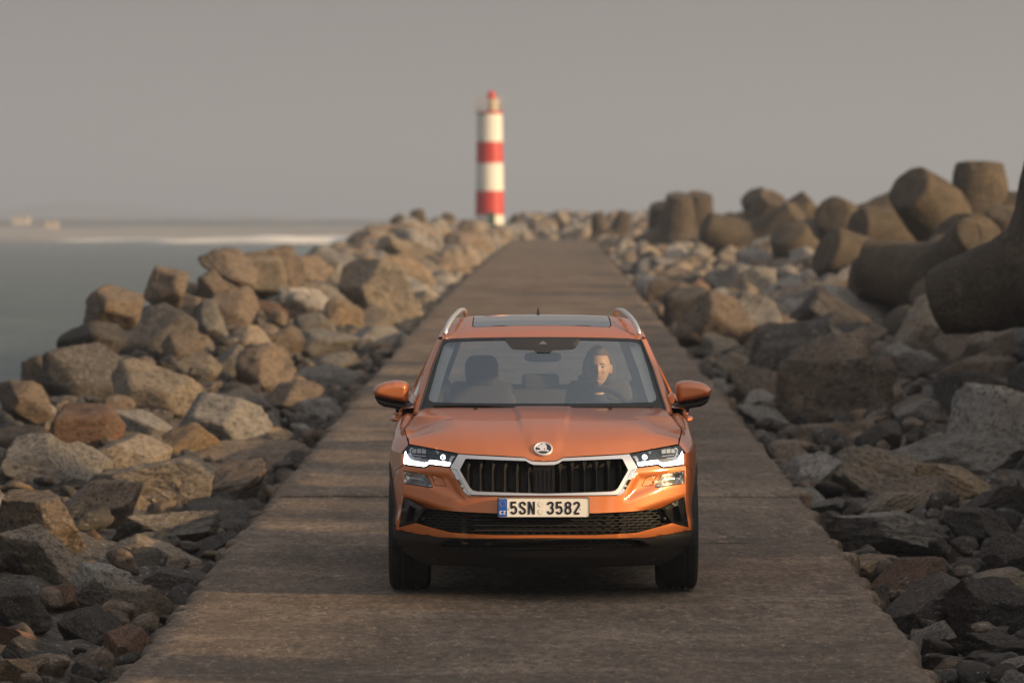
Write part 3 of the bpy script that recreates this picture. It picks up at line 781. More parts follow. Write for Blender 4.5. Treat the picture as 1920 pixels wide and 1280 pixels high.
NZ = [.15, .20, .24, .30, .36, .42, .50, .60, .70, .80, .87, .95]
NY = [-.66, -.72, -.78, -.835, -.865, -.87, -.872, -.858, -.835, -.79, -.72, -.60]
def XC(z): return .822 + .034 * sm(.52, .40, z) * sm(.20, .30, z)
def YC(z): return float(np.interp(z, [.15, .3, .5, .7, .9], [-.42, -.50, -.575, -.565, -.49]))
def in_poly_np(P, poly):
    x, y = P[:, 0], P[:, 1]; inside = np.zeros(len(P), bool); q = np.array(poly); j = len(q) - 1
    for i in range(len(q)):
        xi, yi = q[i]; xj, yj = q[j]
        c = ((yi > y) != (yj > y)) & (x < (xj - xi) * (y - yi) / (yj - yi + 1e-12) + xi); inside ^= c; j = i
    return inside
def seg_dist(P, poly):
    q = np.array(poly); best = np.full(len(P), 1e9)
    for i in range(len(q)):
        a, b = q[i], q[(i + 1) % len(q)]; ab = b - a
        t = np.clip(((P - a) @ ab) / (ab @ ab + 1e-12), 0, 1); best = np.minimum(best, np.linalg.norm(P - (a + t[:, None] * ab), axis=1))
    return best
def F0(x, z):
    xc, yc = XC(z), YC(z); y0 = float(np.interp(z, NZ, NY))
    return y0 + (yc - y0) * (min(1.15, abs(x) / xc)) ** 2.5
DENTS = []     # (polygon in x,z on the right half, depth, falloff)
def dent(x, z):
    s = 0.0
    for poly, dep, fo in DENTS:
        P = np.array([[abs(x), z]])
        if in_poly_np(P, poly)[0]: s += dep * sm(0, fo, seg_dist(P, poly)[0])
    return s
def F(x, z): return F0(x, z) + dent(x, z)
def onF(px, py, fn=None):
    fn = fn or F0; Y = -.7
    for _ in range(8):
        x, z = CP(px, py, Y); Y = fn(x, z)
    return (x, z)
def P3(pts, fn=None): return [onF(*c3(u, v), fn) for u, v in pts]
def sym(pts):
    """right half (starting and ending at the centre line) -> full outline"""
    r_ = [(max(p[0], 0.0), p[1]) for p in pts]
    return r_ + [(-x, z) for x, z in r_[::-1] if x > 1e-3]
def mir(pts): return [(-x, z) for x, z in pts][::-1]
DENTS.append((P3([(690, 392), (860, 378), (1030, 372), (1033, 482), (860, 512), (690, 582), (628, 606), (585, 598), (640, 480)]), .022, .045))
DENTS.append((P3([(560, 690), (720, 652), (880, 596), (1046, 545), (1066, 792), (942, 758), (692, 827), (560, 842)]), .050, .045))

def resample(poly, sp, closed=True):
    outp = []
    n = len(poly)
    for i in range(n if closed else n - 1):
        a = np.array(poly[i]); b = np.array(poly[(i + 1) % n]); L = np.linalg.norm(b - a)
        k = max(1, int(round(L / sp)))
        for j in range(k): outp.append(tuple(a + (b - a) * j / k))
    if not closed: outp.append(tuple(poly[-1]))
    return outp
def patch(name, outer, holes, sp, fn, material, parent, flange=None, smooth=True, hole_flange=None):
    """flat outline (a, b) with holes, meshed finely and lifted onto a surface by fn(a, b) -> (x, Y, z)"""
    loops = [resample(outer, sp)] + [resample(h, sp) for h in holes]
    verts = []; edges = []
    for L in loops:
        n0 = len(verts); verts += [Vector(p) for p in L]; edges += [(n0 + i, n0 + (i + 1) % len(L)) for i in range(len(L))]
    B = np.array([v[:] for v in verts])
    mn, mx_ = B.min(0), B.max(0)
    gx, gy = np.meshgrid(np.arange(mn[0], mx_[0], sp), np.arange(mn[1], mx_[1], sp))
    G_ = np.stack([gx.ravel(), gy.ravel()], 1)
    ok = in_poly_np(G_, loops[0])
    for h in loops[1:]: ok &= ~in_poly_np(G_, h)
    for L in loops: 
        G_ = G_[ok]; ok = seg_dist(G_, L) > sp * .75 if len(G_) else np.array([], bool)
    G_ = G_[ok] if len(G_) else G_
    allv = verts + [Vector(p) for p in G_]
    r_ = geometry.delaunay_2d_cdt(allv, edges, [], 0, 1e-6)
    V2 = np.array([v[:] for v in r_[0]]); T = [f for f in r_[2]]
    C_ = np.array([V2[list(f)].mean(0) for f in T]); ok = in_poly_np(C_, loops[0])
    for h in loops[1:]: ok &= ~in_poly_np(C_, h)
    T = [f for f, k in zip(T, ok) if k]
    used = sorted({i for f in T for i in f}); mp = {u: i for i, u in enumerate(used)}
    V3 = [fn(*V2[u]) for u in used]; FS = [tuple(mp[i] for i in f) for f in T]
    # one consistent winding
    FS = [f if (V2[used[f[1]]][0] - V2[used[f[0]]][0]) * (V2[used[f[2]]][1] - V2[used[f[0]]][1]) - (V2[used[f[1]]][1] - V2[used[f[0]]][1]) * (V2[used[f[2]]][0] - V2[used[f[0]]][0]) > 0 else f[::-1] for f in FS]
    mb = MB(); mb.add(V3, FS)
    for li, L in enumerate(loops):
        fl = flange if li == 0 else (hole_flange or flange)
        if fl is None: continue
        a = [Vector(fn(*p)) for p in L]; n = len(a)
        mb.add([tuple(v) for v in a] + [tuple(v + Vector(fl)) for v in a], [(i, (i + 1) % n, n + (i + 1) % n, n + i) for i in range(n)])
    me = bpy.data.meshes.new(name); me.from_pydata(mb.v, [], mb.f); me.update()
    return link(name, me, material, parent, smooth)
onface = lambda off: (lambda a, b: (a, F(a, b) + off, b))
onface0 = lambda off: (lambda a, b: (a, F0(a, b) + off, b))

def paint_mat():
    m = mat('orange_paint', (0.60, 0.16, 0.03), 0.50, metal=0.25, coat=.8); g = NB(m)
    m.node_tree.nodes['Principled BSDF'].inputs['Coat Roughness'].default_value = 0.11
    m.node_tree.nodes['Principled BSDF'].inputs['Coat IOR'].default_value = 1.75
    fl = g.noise(900, 2, .5); b = g.bump(fl, .06, .001)
    g.l(b, g.b.inputs['Normal'])
    lw = g.n('ShaderNodeLayerWeight', Blend=.35)
    g.l(g.mix(lw.outputs['Facing'], (0.57, 0.168, 0.040), (0.42, 0.102, 0.020)), g.b.inputs['Base Color'])
    return m
paint = paint_mat()
gloss_black = mat('gloss_black', (0.008, 0.008, 0.009), .18, coat=.4)
satin_black = mat('satin_black_plastic', (0.019, 0.019, 0.019), .5, spec=.35)
dull_black = mat('dull_black', (0.010, 0.010, 0.010), .8)
chrome = mat('chrome', (0.78, 0.77, 0.77), .13, metal=1.0)
rib_black = mat('rib_black', (0.008, 0.008, 0.009), .5, spec=.3)
satin_chrome = mat('satin_chrome', (0.72, 0.71, 0.72), .30, metal=.8)
rubber = mat('rubber', (0.020, 0.019, 0.018), .8, spec=.3)
def thin_glass(name, tint, base_refl, rough=0.0):
    m = bpy.data.materials.new(name); m.use_nodes = True; t = m.node_tree; t.nodes.clear()
    o_ = t.nodes.new('ShaderNodeOutputMaterial'); mix_ = t.nodes.new('ShaderNodeMixShader'); tr = t.nodes.new('ShaderNodeBsdfTransparent'); gl = t.nodes.new('ShaderNodeBsdfGlossy')
    fr = t.nodes.new('ShaderNodeFresnel'); fr.inputs['IOR'].default_value = 1.5
    ad = t.nodes.new('ShaderNodeMath'); ad.operation = 'ADD'; t.links.new(fr.outputs[0], ad.inputs[0]); ad.inputs[1].default_value = base_refl; ad.use_clamp = True
    tr.inputs[0].default_value = (*tint, 1); gl.inputs['Roughness'].default_value = rough; gl.inputs['Color'].default_value = (.88, .95, 1, 1)
    t.links.new(ad.outputs[0], mix_.inputs[0]); t.links.new(tr.outputs[0], mix_.inputs[1]); t.links.new(gl.outputs[0], mix_.inputs[2]); t.links.new(mix_.outputs[0], o_.inputs[0])
    return m
screen_glass = thin_glass('windscreen_glass', (.92, .96, .97), .19)
side_glass = thin_glass('side_glass', (.86, .88, .86), .03)
lens_glass = thin_glass('lamp_lens', (.93, .94, .95), .02)

# --- bumper
intake = sym(P3([(32, 683), (400, 683), (670, 669), (875, 650), (1031, 565), (1058, 784), (940, 753), (690, 822), (400, 838), (32, 838)]))
fog = P3([(1029, 381), (1030, 473), (1018, 477), (880, 497), (860, 506), (820, 501), (838, 460), (870, 410)])
tow = P3([(768, 426), (826, 413), (832, 424), (805, 489), (730, 497), (727, 489), (752, 440)])
tow_in = P3([(771, 430), (824, 418), (827, 425), (802, 485), (734, 493), (732, 488), (755, 443)])
frame_out = P3([(32, 322), (125, 317), (150, 305), (175, 293), (590, 271), (640, 266), (697, 362), (652, 440), (600, 532), (572, 552), (540, 558), (32, 560)])
bump_out = [(32, 562), (541, 560), (574, 555), (603, 535), (656, 442), (699, 366), (838, 349), (858, 360), (880, 367), (1030, 349)]
bump_out = P3(bump_out)
zc_ = bump_out[-1][1]
corner = [(XC(z), z) for z in np.linspace(zc_ - .002, .405, 10)]
low = P3([(1081, 802), (750, 857), (670, 857), (32, 858)])
bump_poly = sym(bump_out + corner + low)
patch('front_bumper', bump_poly, [intake, fog, mir(fog), tow, mir(tow)], .011, onface(0), paint, car, flange=(0, .025, 0), hole_flange=(0, .03, 0))
for q in (tow_in, mir(tow_in)): patch('tow_cover', q, [], .012, onface(.0), paint, car, flange=(0, .02, 0))
patch('tow_gap', tow, [], .02, onface(.012), dull_black, car); patch('tow_gap', mir(tow), [], .02, onface(.012), dull_black, car)
# --- lower black bumper
in2 = sym(P3([(32, 868), (640, 864), (715, 872), (786, 905), (740, 920), (600, 928), (32, 934)]))
lowp = sym(P3([(32, 862), (670, 861), (752, 861), (1080, 806)]) + [(XC(.38) + .004, .385), (XC(.33) + .004, .33), (.845, .285), (.80, .24)] + P3([(860, 1050), (640, 1058), (500, 1064), (32, 1064)]))
def lowfn(a, b):
    # chin step: the lower third tucks back
    y = F0(a, b) - .003 - .009 * sm(.37, .34, b)
    if b < .30: y += .035 * sm(.300, .292, b)
    k = sm(.60, .75, abs(a)); y += -.010 * k * sm(.30, .34, b)
    return (a, y, b)
patch('lower_bumper', lowp, [in2], .012, lowfn, satin_black, car, flange=(0, .05, 0), hole_flange=(0, .05, 0))
ud = MB(); ud.box((0, -.30, .255), (1.30, .55, .10)); ud.box((0, 1.4, .26), (1.36, 3.4, .08)); 
ud.build('underbody', dull_black, car, smooth=False)

# --- honeycomb inserts
def honey(name, poly, cw, ch, off, fn=F0):
    x0, x1 = min(p[0] for p in poly), max(p[0] for p in poly); z0, z1 = min(p[1] for p in poly), max(p[1] for p in poly)
    mb = MB(); rr = int((z1 - z0) / ch) + 2; cc = int((x1 - x0) / cw) + 3; t = .0028
    def bar(a, b):
        m_ = np.array([[(a[0] + b[0]) / 2, (a[1] + b[1]) / 2]])
        if not in_poly_np(m_, poly)[0]: return
        d_ = Vector((b[0] - a[0], b[1] - a[1])); t = .0017; n = Vector((-d_.y, d_.x)).normalized() * t
        vs = []
        for (p, q) in ((a, -1), (a, 1), (b, 1), (b, -1)):
            X, Z = p[0] + n.x * q, p[1] + n.y * q; vs.append((X, fn(X, Z) + off, Z))
        vs += [(x, y + .012, z) for x, y, z in vs]
        mb.add(vs, [(0, 1, 2, 3), (0, 4, 5, 1), (2, 6, 7, 3), (1, 5, 6, 2), (0, 3, 7, 4)])
    for j in range(rr):
        for i in range(-1, cc):
            x = x0 + (i + (j % 2) * .5) * cw; z = z0 + j * ch
            h = cw / 2; k = ch / 3
            # flattened hexagon: left slope, right slope, vertical
            bar((x, z), (x + h, z + k)); bar((x + h, z + k), (x + cw, z)); bar((x + h, z + k), (x + h, z + ch))
    return mb.build(name, mat('mesh_black', (.012, .012, .012), .6), car, smooth=False)
honey('intake_mesh', sym(P3([(32, 683), (400, 683), (670, 669), (872, 653), (935, 750), (690, 822), (400, 838), (32, 838)])), .050, .0165, .045)
honey('intake_mesh', in2, .045, .015, .040)
patch('intake_back', intake, [], .04, onface0(.085), dull_black, car)
patch('intake_back', in2, [], .04, onface0(.085), dull_black, car)
mb = MB()
for z in (.40, .43, .46, .485): mb.box((0, -.81, z), (.80, .02, .006))
for s in (-1, 1): mb.box((s * .46, F0(.46, .44) + .06, .44), (.030, .02, .12)); mb.box((s * .46, F0(.46, .33) + .07, .33), (.04, .02, .05))
mb.build('intake_bracket', dull_black, car, smooth=False)
for s in (-1, 1):      # black air-curtain corners
    tri = P3([(872, 652), (1029, 567), (1056, 783), (942, 752)]); inner = P3([(905, 662), (985, 628), (1012, 745), (955, 740)])
    if s < 0: tri, inner = mir(tri), mir(inner)
    patch('air_curtain_pocket', tri, [], .02, onface0(.05), gloss_black, car); patch('air_curtain', tri, [inner], .02, onface0(.004), gloss_black, car, hole_flange=(-s * .05, .09, 0))
    sx_ = .695 * s; y = F0(sx_, .455)
    MB().lathe([(0, -.004), (.011, -.002), (.012, .004), (.012, .03)], (sx_, y + .025, .455), 'Y', 20).build('parking_sensor', satin_black, car)
# --- grille
gr_in = P3([(32, 342), (112, 340), (140, 330), (165, 313), (580, 297), (592, 300), (632, 378), (560, 505), (542, 522), (510, 530), (32, 545)])
gin = sym(gr_in)
edge_o = P3([(32, 322), (125, 317), (150, 305), (175, 293), (590, 271), (640, 266), (697, 362), (652, 378), (577, 533), (560, 546), (540, 552), (32, 556)])
patch('grille_frame', sym(edge_o), [gin], .012, lambda a, b: (a, F0(a, b) - .016, b), satin_chrome, car, flange=(0, .03, 0), hole_flange=(0, .05, 0))
side_ = P3([(697, 364), (654, 380), (579, 535), (562, 548), (545, 555), (574, 554), (601, 534), (655, 441)])
for q in (side_, mir(side_)): patch('frame_side', q, [], .012, onface0(-.006), chrome, car, flange=(0, .02, 0))
patch('grille_back', gin, [], .03, onface0(.075), dull_black, car)
def zr(x):   # vertical extent of the opening at x
    q = np.array(gr_in); up = q[:7]; lo = q[6:][::-1]
    return float(np.interp(abs(x), lo[:, 0], lo[:, 1])), float(np.interp(abs(x), up[:, 0], up[:, 1]))
for s in (-1, 1):
    for k in range(1, 9):
        x = s * .0695 * k + s * .012
        lo, hi = zr(abs(x))
        if hi - lo < .03: continue
        lean = s * .010
        mb = MB(); y = lambda z, o_: F0(x, z) + o_
        zt = hi - .035
        # lower blade: a ridge leaning outwards; upper part: a faceted wedge
        w = .016
        mb.add([(x - w, y(lo, .060), lo), (x + lean, y(lo, .018), lo), (x + w, y(lo, .060), lo), (x - w, y(zt, .050), zt), (x + lean, y(zt, .006), zt), (x + w, y(zt, .050), zt)],
               [(0, 1, 4, 3), (1, 2, 5, 4)])
        w2 = .030
        mb.add([(x - w2, y(hi, .050), hi), (x, y(hi, .010), hi), (x + w2, y(hi, .050), hi), (x + lean, y(zt - .03, .004), zt - .03)], [(0, 3, 1), (1, 3, 2)])
        mb.build('grille_rib', rib_black, car, smooth=False)
lo, hi = zr(0.0)
mb = MB(); mb.grid(lambda u, v: ((u - .5) * .125, F0(0, .7) + .022, lo + .004 + (hi - lo - .024) * v), 4, 4); mb.build('radar_panel', rib_black, car)
mb = MB()
for k in range(9): mb.box(((k - 4) * .0135, F0(0, hi) + .012, hi - .010), (.008, .02, .018))
for k in range(5): mb.box(((k - 2) * .024, F0(0, .7) + .018, (lo + hi) / 2 - .01), (.0015, .006, (hi - lo) * .8))
mb.build('radar_ribs', satin_black, car, smooth=False)

# --- number plate
def plate():
    w, h = .520, .110; xc_, zc_ = CP(1018.8, 951, -.90); y = -.905
    pr = MB(); rr = .012; pts = []
    for cx, cz, a0 in ((w / 2 - rr, h / 2 - rr, 0), (-w / 2 + rr, h / 2 - rr, 90), (-w / 2 + rr, -h / 2 + rr, 180), (w / 2 - rr, -h / 2 + rr, 270)):
        for a in range(0, 91, 15): pts.append((xc_ + cx + rr * math.cos(R(a0 + a)), zc_ + cz + rr * math.sin(R(a0 + a))))
    inner = [(xc_ + (x - xc_) * .986, zc_ + (z - zc_) * .935) for x, z in pts]
    flat = lambda o_: (lambda a, b: (a, y + o_, b))
    white = mat('plate_white', (0.86, 0.86, 0.84), .35); blk = mat('plate_black', (0.010, 0.010, 0.012), .4); blue = mat('plate_blue', (0.022, 0.10, 0.46), .35)
    root = patch('number_plate', pts, [], .05, flat(.002), white, car, flange=(0, .008, 0), smooth=False)
    patch('plate_holder', [(xc_ + (x - xc_) * 1.012, zc_ + (z - zc_) * 1.05) for x, z in pts], [], .05, flat(.006), satin_black, root, flange=(0, .03, 0), smooth=False)
    edge = [(xc_ + (x - xc_) * .998, zc_ + (z - zc_) * .985) for x, z in pts]
    patch('border', edge, [[(xc_ + (x - xc_) * .990, zc_ + (z - zc_) * .955) for x, z in pts]], .05, flat(-.0005), blk, root, smooth=False)
    PX = lambda u: xc_ + (u - 952.5) / 10.105 * .520 / 169.3 * 1.0
    PZ = lambda v: zc_ - (v - 260) / 10.105 * .520 / 169.3
    z0, z1 = PZ(425), PZ(95)
    patch('blue_band', [(PX(108), z0), (PX(270), z0), (PX(270), z1), (PX(108), z1)], [], .05, flat(-.0008), blue, root, smooth=False)
    G = {
     '5': [[(.45, .925), (.085, .925), (.085, .925), (.075, .44)], [(.085, .46), (.16, .57), (.27, .60), (.39, .54), (.445, .40), (.445, .26), (.39, .13), (.27, .075), (.15, .11), (.07, .235)]],
     'S': [[(.445, .70), (.43, .83), (.36, .90), (.26, .925), (.15, .90), (.08, .82), (.075, .70), (.12, .60), (.26, .50), (.40, .39), (.445, .27), (.43, .16), (.36, .10), (.26, .075), (.15, .10), (.08, .18), (.07, .29)]],
     '3': [[(.075, .74), (.10, .85), (.17, .905), (.26, .925), (.36, .90), (.43, .82), (.43, .68), (.36, .585), (.27, .545)], [(.27, .545), (.38, .50), (.445, .38), (.445, .24), (.38, .12), (.26, .075), (.15, .10), (.09, .17), (.07, .27)]],
     '8': [[(.26, .55), (.14, .60), (.085, .70), (.10, .83), (.17, .905), (.26, .925), (.35, .905), (.42, .83), (.435, .70), (.38, .60), (.26, .55)], [(.26, .55), (.12, .49), (.07, .36), (.07, .22), (.14, .11), (.26, .075), (.38, .11), (.45, .22), (.45, .36), (.40, .49), (.26, .55)]],
     '2': [[(.075, .74), (.10, .85), (.17, .905), (.26, .925), (.36, .90), (.43, .82), (.43, .68), (.38, .58), (.24, .38), (.09, .10)], [(.07, .075), (.46, .075)]],
     'C': [[(.44, .76), (.38, .88), (.26, .925), (.14, .88), (.08, .74), (.08, .26), (.14, .12), (.26, .075), (.38, .12), (.44, .24)]],
     'Z': [[(.05, .925), (.47, .925)], [(.45, .90), (.08, .10)], [(.05, .075), (.48, .075)]]}
    def stroke(mb, pts, wd, fx, fz, yy):
        if len(pts) > 4:      # smooth the curve
            q = []
            for i in range(len(pts) - 1):
                p0, p1, p2, p3 = pts[max(i - 1, 0)], pts[i], pts[i + 1], pts[min(i + 2, len(pts) - 1)]
                for t in (0, .2, .4, .6, .8):
                    q.append(tuple(.5 * (2 * p1[k] + (-p0[k] + p2[k]) * t + (2 * p0[k] - 5 * p1[k] + 4 * p2[k] - p3[k]) * t * t + (-p0[k] + 3 * p1[k] - 3 * p2[k] + p3[k]) * t ** 3) for k in (0, 1)))
            q.append(pts[-1])
        else: q = [p for i, p in enumerate(pts) if i == 0 or p != pts[i - 1]]
        L = []; Rr = []
        q = [Vector(p) for p in q]
        for i, p in enumerate(q):
            a = (q[i] - q[i - 1]).normalized() if i > 0 else None; b = (q[i + 1] - q[i]).normalized() if i < len(q) - 1 else None
            if q[0] == q[-1] and i in (0, len(q) - 1): a = (q[-1] - q[-2]).normalized(); b = (q[1] - q[0]).normalized()
            a = a or b; b = b or a
            n1_ = Vector((-a.y, a.x)); n2_ = Vector((-b.y, b.x)); m_ = (n1_ + n2_); m_ = m_.normalized() if m_.length > .1 else n1_
            s_ = wd / 2 / max(.45, m_.dot(n1_)); L.append(p + m_ * s_); Rr.append(p - m_ * s_)
        vs = [(fx(v.x), yy, fz(v.y)) for v in L + Rr]; n = len(q)
        mb.add(vs, [(i, i + 1, n + i + 1, n + i) for i in range(n - 1)])
    k = .520 / 169.3 / 10.105
    def glyph(name, ch, u0, v0, v1, m_, wd=.15, wscale=None):
        mb = MB(); H = (v1 - v0) * k; ws = H if wscale is None else wscale * k
        fx = lambda a: PX(u0) + (a - .0) * ws; fz = lambda b: PZ(v1) + b * H
        if ch == 'N':
            for j, poly in enumerate(([(0, 0), (.15, 0), (.15, 1), (0, 1)], [(.38, 0), (.53, 0), (.53, 1), (.38, 1)], [(0, 1), (.165, 1), (.53, 0), (.365, 0)])):
                mb.add([(fx(a), y - .0014 - .0001 * (j == 2), fz(b)) for a, b in poly], [(0, 1, 2, 3)])
        else:
            for j, st in enumerate(G[ch]): stroke(mb, st, wd, fx, fz, y - .0014 - .0001 * j)
        mb.build(name, m_, root, smooth=False)
    for ch, u in (('5', 333), ('S', 500), ('N', 665), ('3', 1026), ('5', 1190), ('8', 1357), ('2', 1521)): glyph('plate_character', ch, u, 143, 387, blk)
    wl = mat('plate_letter_white', (.8, .82, .85), .4)
    glyph('country_letter', 'C', 130, 318, 385, wl, .17, 100); glyph('country_letter', 'Z', 193, 318, 385, wl, .17, 100)
    mb = MB(); yl = mat('star_yellow', (.75, .60, .12), .4)
    for i in range(12):
        a = R(30 * i); cx, cz = PX(187) + .0160 * math.cos(a), PZ(178) + .0160 * math.sin(a)
        vs = [(cx + (.0023 if j % 2 == 0 else .001) * math.sin(R(36 * j)), y - .0012, cz + (.0023 if j % 2 == 0 else .001) * math.cos(R(36 * j))) for j in range(10)]
        mb.add(vs + [(cx, y - .0012, cz)], [(j, (j + 1) % 10, 10) for j in range(10)])
    mb.build('star_ring', yl, root, smooth=False)
    sl = mat('seal_disc', (.81, .81, .79), .3)
    for v in (193, 335):
        patch('registration_seal', [(PX(912) + .0172 * math.cos(t), PZ(v) + .0172 * math.sin(t)) for t in np.linspace(0, 2 * math.pi, 25)[:-1]], [], .05, flat(-.0004), sl, root, smooth=False)
    mb = MB()
    for u in (312, 1660): mb.lathe([(0, -.0022), (.0035, -.0018), (.0045, .0)], (PX(u), y, PZ(285)), 'Y', 14)
    mb.build('plate_screw', sl, root)
plate()

# --- bonnet
HE = [(-.52, 988, 206), (-.46, 992, 184), (-.2, 1004, 128), (0.02, 1010, 92), (.15, 990, 60), (.30, 958, 14), (.44, 927, -28), (.50, 921, -40), (.56, 918, -46)]
HEp = [(Y_, *CP(*c3(u, v), Y_)) for Y_, u, v in HE]
def EX(Y): return float(np.interp(Y, [q[0] for q in HEp], [q[1] for q in HEp]))
def EZ(Y): return float(np.interp(Y, [q[0] for q in HEp], [q[2] for q in HEp]))
lead = P3([(32, 317), (124, 312), (174, 288), (300, 280), (450, 272), (590, 265), (640, 260), (760, 237), (880, 214), (984, 195)])
LX = [p[0] for p in lead]; LZ = [p[1] for p in lead]; LY = [F0(*p) for p in lead]
ext = LX[-1]
def lz(x): return float(np.interp(abs(x), LX, LZ))
def ly(x): return float(np.interp(abs(x), LX, LY))
# smooth the lip so that the step over the badge does not run up the bonnet
LXs = np.linspace(0, ext, 30); LZs = np.array([lz(x) for x in LXs])
def lz_s(x, t): return lz(x) * (1 - sm(0, .12, t)) + float(np.interp(abs(x), [0, .2, .45, .8], [.825, .83, .845, .872])) * sm(0, .12, t)
def cowl_y(x): return .34 + .26 * x * x
def cowl_z(x): return 1.052 - .03 * x * x
def HZ(x, Y):
    a = abs(x); t = (Y - ly(a)) / (cowl_y(a) - ly(a)); t = min(1.1, max(0, t))
    g_ = .40 * (1 - (1 - min(t, 1)) ** 7) + .60 * (1 - (1 - min(t, 1)) ** 1.55)
    z = lz_s(a, t) + (cowl_z(a) - lz_s(a, t)) * g_
    wd = .118 + .05 * t
    z += .008 * sm(wd + .004, wd - .008, a) * sm(.10, .5, t)           # raised middle
    z += .005 * sm(.30, .62, a) * sm(.15, .5, t) * sm(.80, .68, a)       # shoulder waves
    return z
def HZ2(x, Y):
    ex = EX(min(.56, max(-.52, Y))); z = HZ(x, Y); k = sm(.62 + .30 * sm(-.1, .1, Y), 1.0, abs(x) / ex)
    if Y > -.5: z += (EZ(Y) - HZ(ex, Y)) * k * sm(-.5, -.3, Y)
    return z
hood_r = [(p[0], F0(*p)) for p in lead] + [(q[1] - .004, q[0]) for q in HEp[1:8]]
back = [(x, cowl_y(x)) for x in np.linspace(HEp[7][1] - .03, 0, 9)]
hood_poly = sym(hood_r + back)
patch('bonnet', hood_poly, [], .0115, lambda a, b: (a, b, HZ2(a, b)), paint, car, flange=(0, .03, -.004))

# --- badge
def badge():
    cx_, cz_ = CP(1018.3, 842.3, -.735)
    Yb = -.735; tilt = R(-41)
    # seat it on the bonnet
    Yb = min((abs(HZ2(0, y) - cz_), y) for y in np.linspace(-.80, -.5, 121))[1]
    cx_, cz_ = CP(1018.3, 842.3, Yb)
    dz = (HZ2(0, Yb + .03) - HZ2(0, Yb - .03)) / .06
    root = empty('badge', (cx_, Yb - .006, cz_ + .004), (-math.atan2(1, dz) + math.pi / 2 * 0, 0, 0)); root.parent = car
    ang = math.atan(dz)             # slope of the bonnet there
    root.rotation_euler = (ang, 0, 0)
    r1, r0 = .0545, .0450
    root.scale = (1, .98, 1)
    blk = mat('badge_black', (.012, .012, .014), .25, coat=.5); wh = mat('badge_silver', (.74, .73, .78), .28, metal=.35)
    o = MB().lathe([(r0, .001), (r0 + .001, .006), (r1 - .003, .0075), (r1, .005), (r1 + .0005, -.006)], n=64).build('badge_ring', wh, root)
    MB().lathe([(0, .002), (r0 + .001, .002)], n=48).build('badge_disc', blk, root)
    sh = [(515, 505), (525, 450), (552, 408), (640, 432), (700, 428), (690, 415), (600, 385), (590, 372), (640, 335), (700, 325), (735, 345), (800, 382), (838, 376), (790, 335), (752, 312), (800, 300), (880, 295), (930, 310), (985, 370), (1020, 450), (1030, 540), (1018, 610), (998, 652), (1040, 635), (1090, 650), (1140, 700), (1090, 735), (1030, 745), (1020, 700), (700, 700), (600, 742), (550, 700), (512, 648), (560, 635), (620, 640), (680, 655), (714, 650), (715, 610), (690, 565), (640, 528), (580, 512)]
    nrm = [((u - 848) / 375 * r0 * .985, (570 - v) / 280 * r0 * .985) for u, v in sh]
    eye = [((908 + 38 * math.cos(t) - 848) / 375 * r0, (570 - 592 - 38 * math.sin(t)) / 280 * r0) for t in np.linspace(0, 2 * math.pi, 13)[:-1]]
    patch('winged_arrow', nrm, [eye], .006, lambda a, b: (a, b, .0042), wh, root, flange=(0, 0, -.003), smooth=False)
badge()

# --- body side
SZs = [.20, .26, .34, .50, .62, .82, .92, 1.02, 1.06]; SXs = [.82, .850, .880, .895, .905, .900, .884, .862, .85]
def XS(Y, z):
    w = float(np.interp(z, SZs, SXs))
    if Y < 0:
        yc = YC(z); t = min(1.1, Y / yc); w += (XC(z) - w) * t ** 1.7
    if Y > 2.6: w -= .07 * ((Y - 2.6) / .9) ** 2
    w -= .018 * sm(.5, .9, Y) * sm(2.9, 2.2, Y) * math.exp(-((z - .55) / .12) ** 2)    # door hollow
    return w
WR = .385
def arc(cy, a0, a1, r=WR, n=22, cz=.34): return [(cy + r * math.cos(R(a)), cz + r * math.sin(R(a))) for a in np.linspace(a0, a1, n)]
zf = bump_out[-1][1]
fl_top = .825
f_front = [(YC(z) + .002, z) for z in np.linspace(fl_top, zf, 5)]
sidefn = lambda s: (lambda a, b: (s * XS(a, b), a, b))
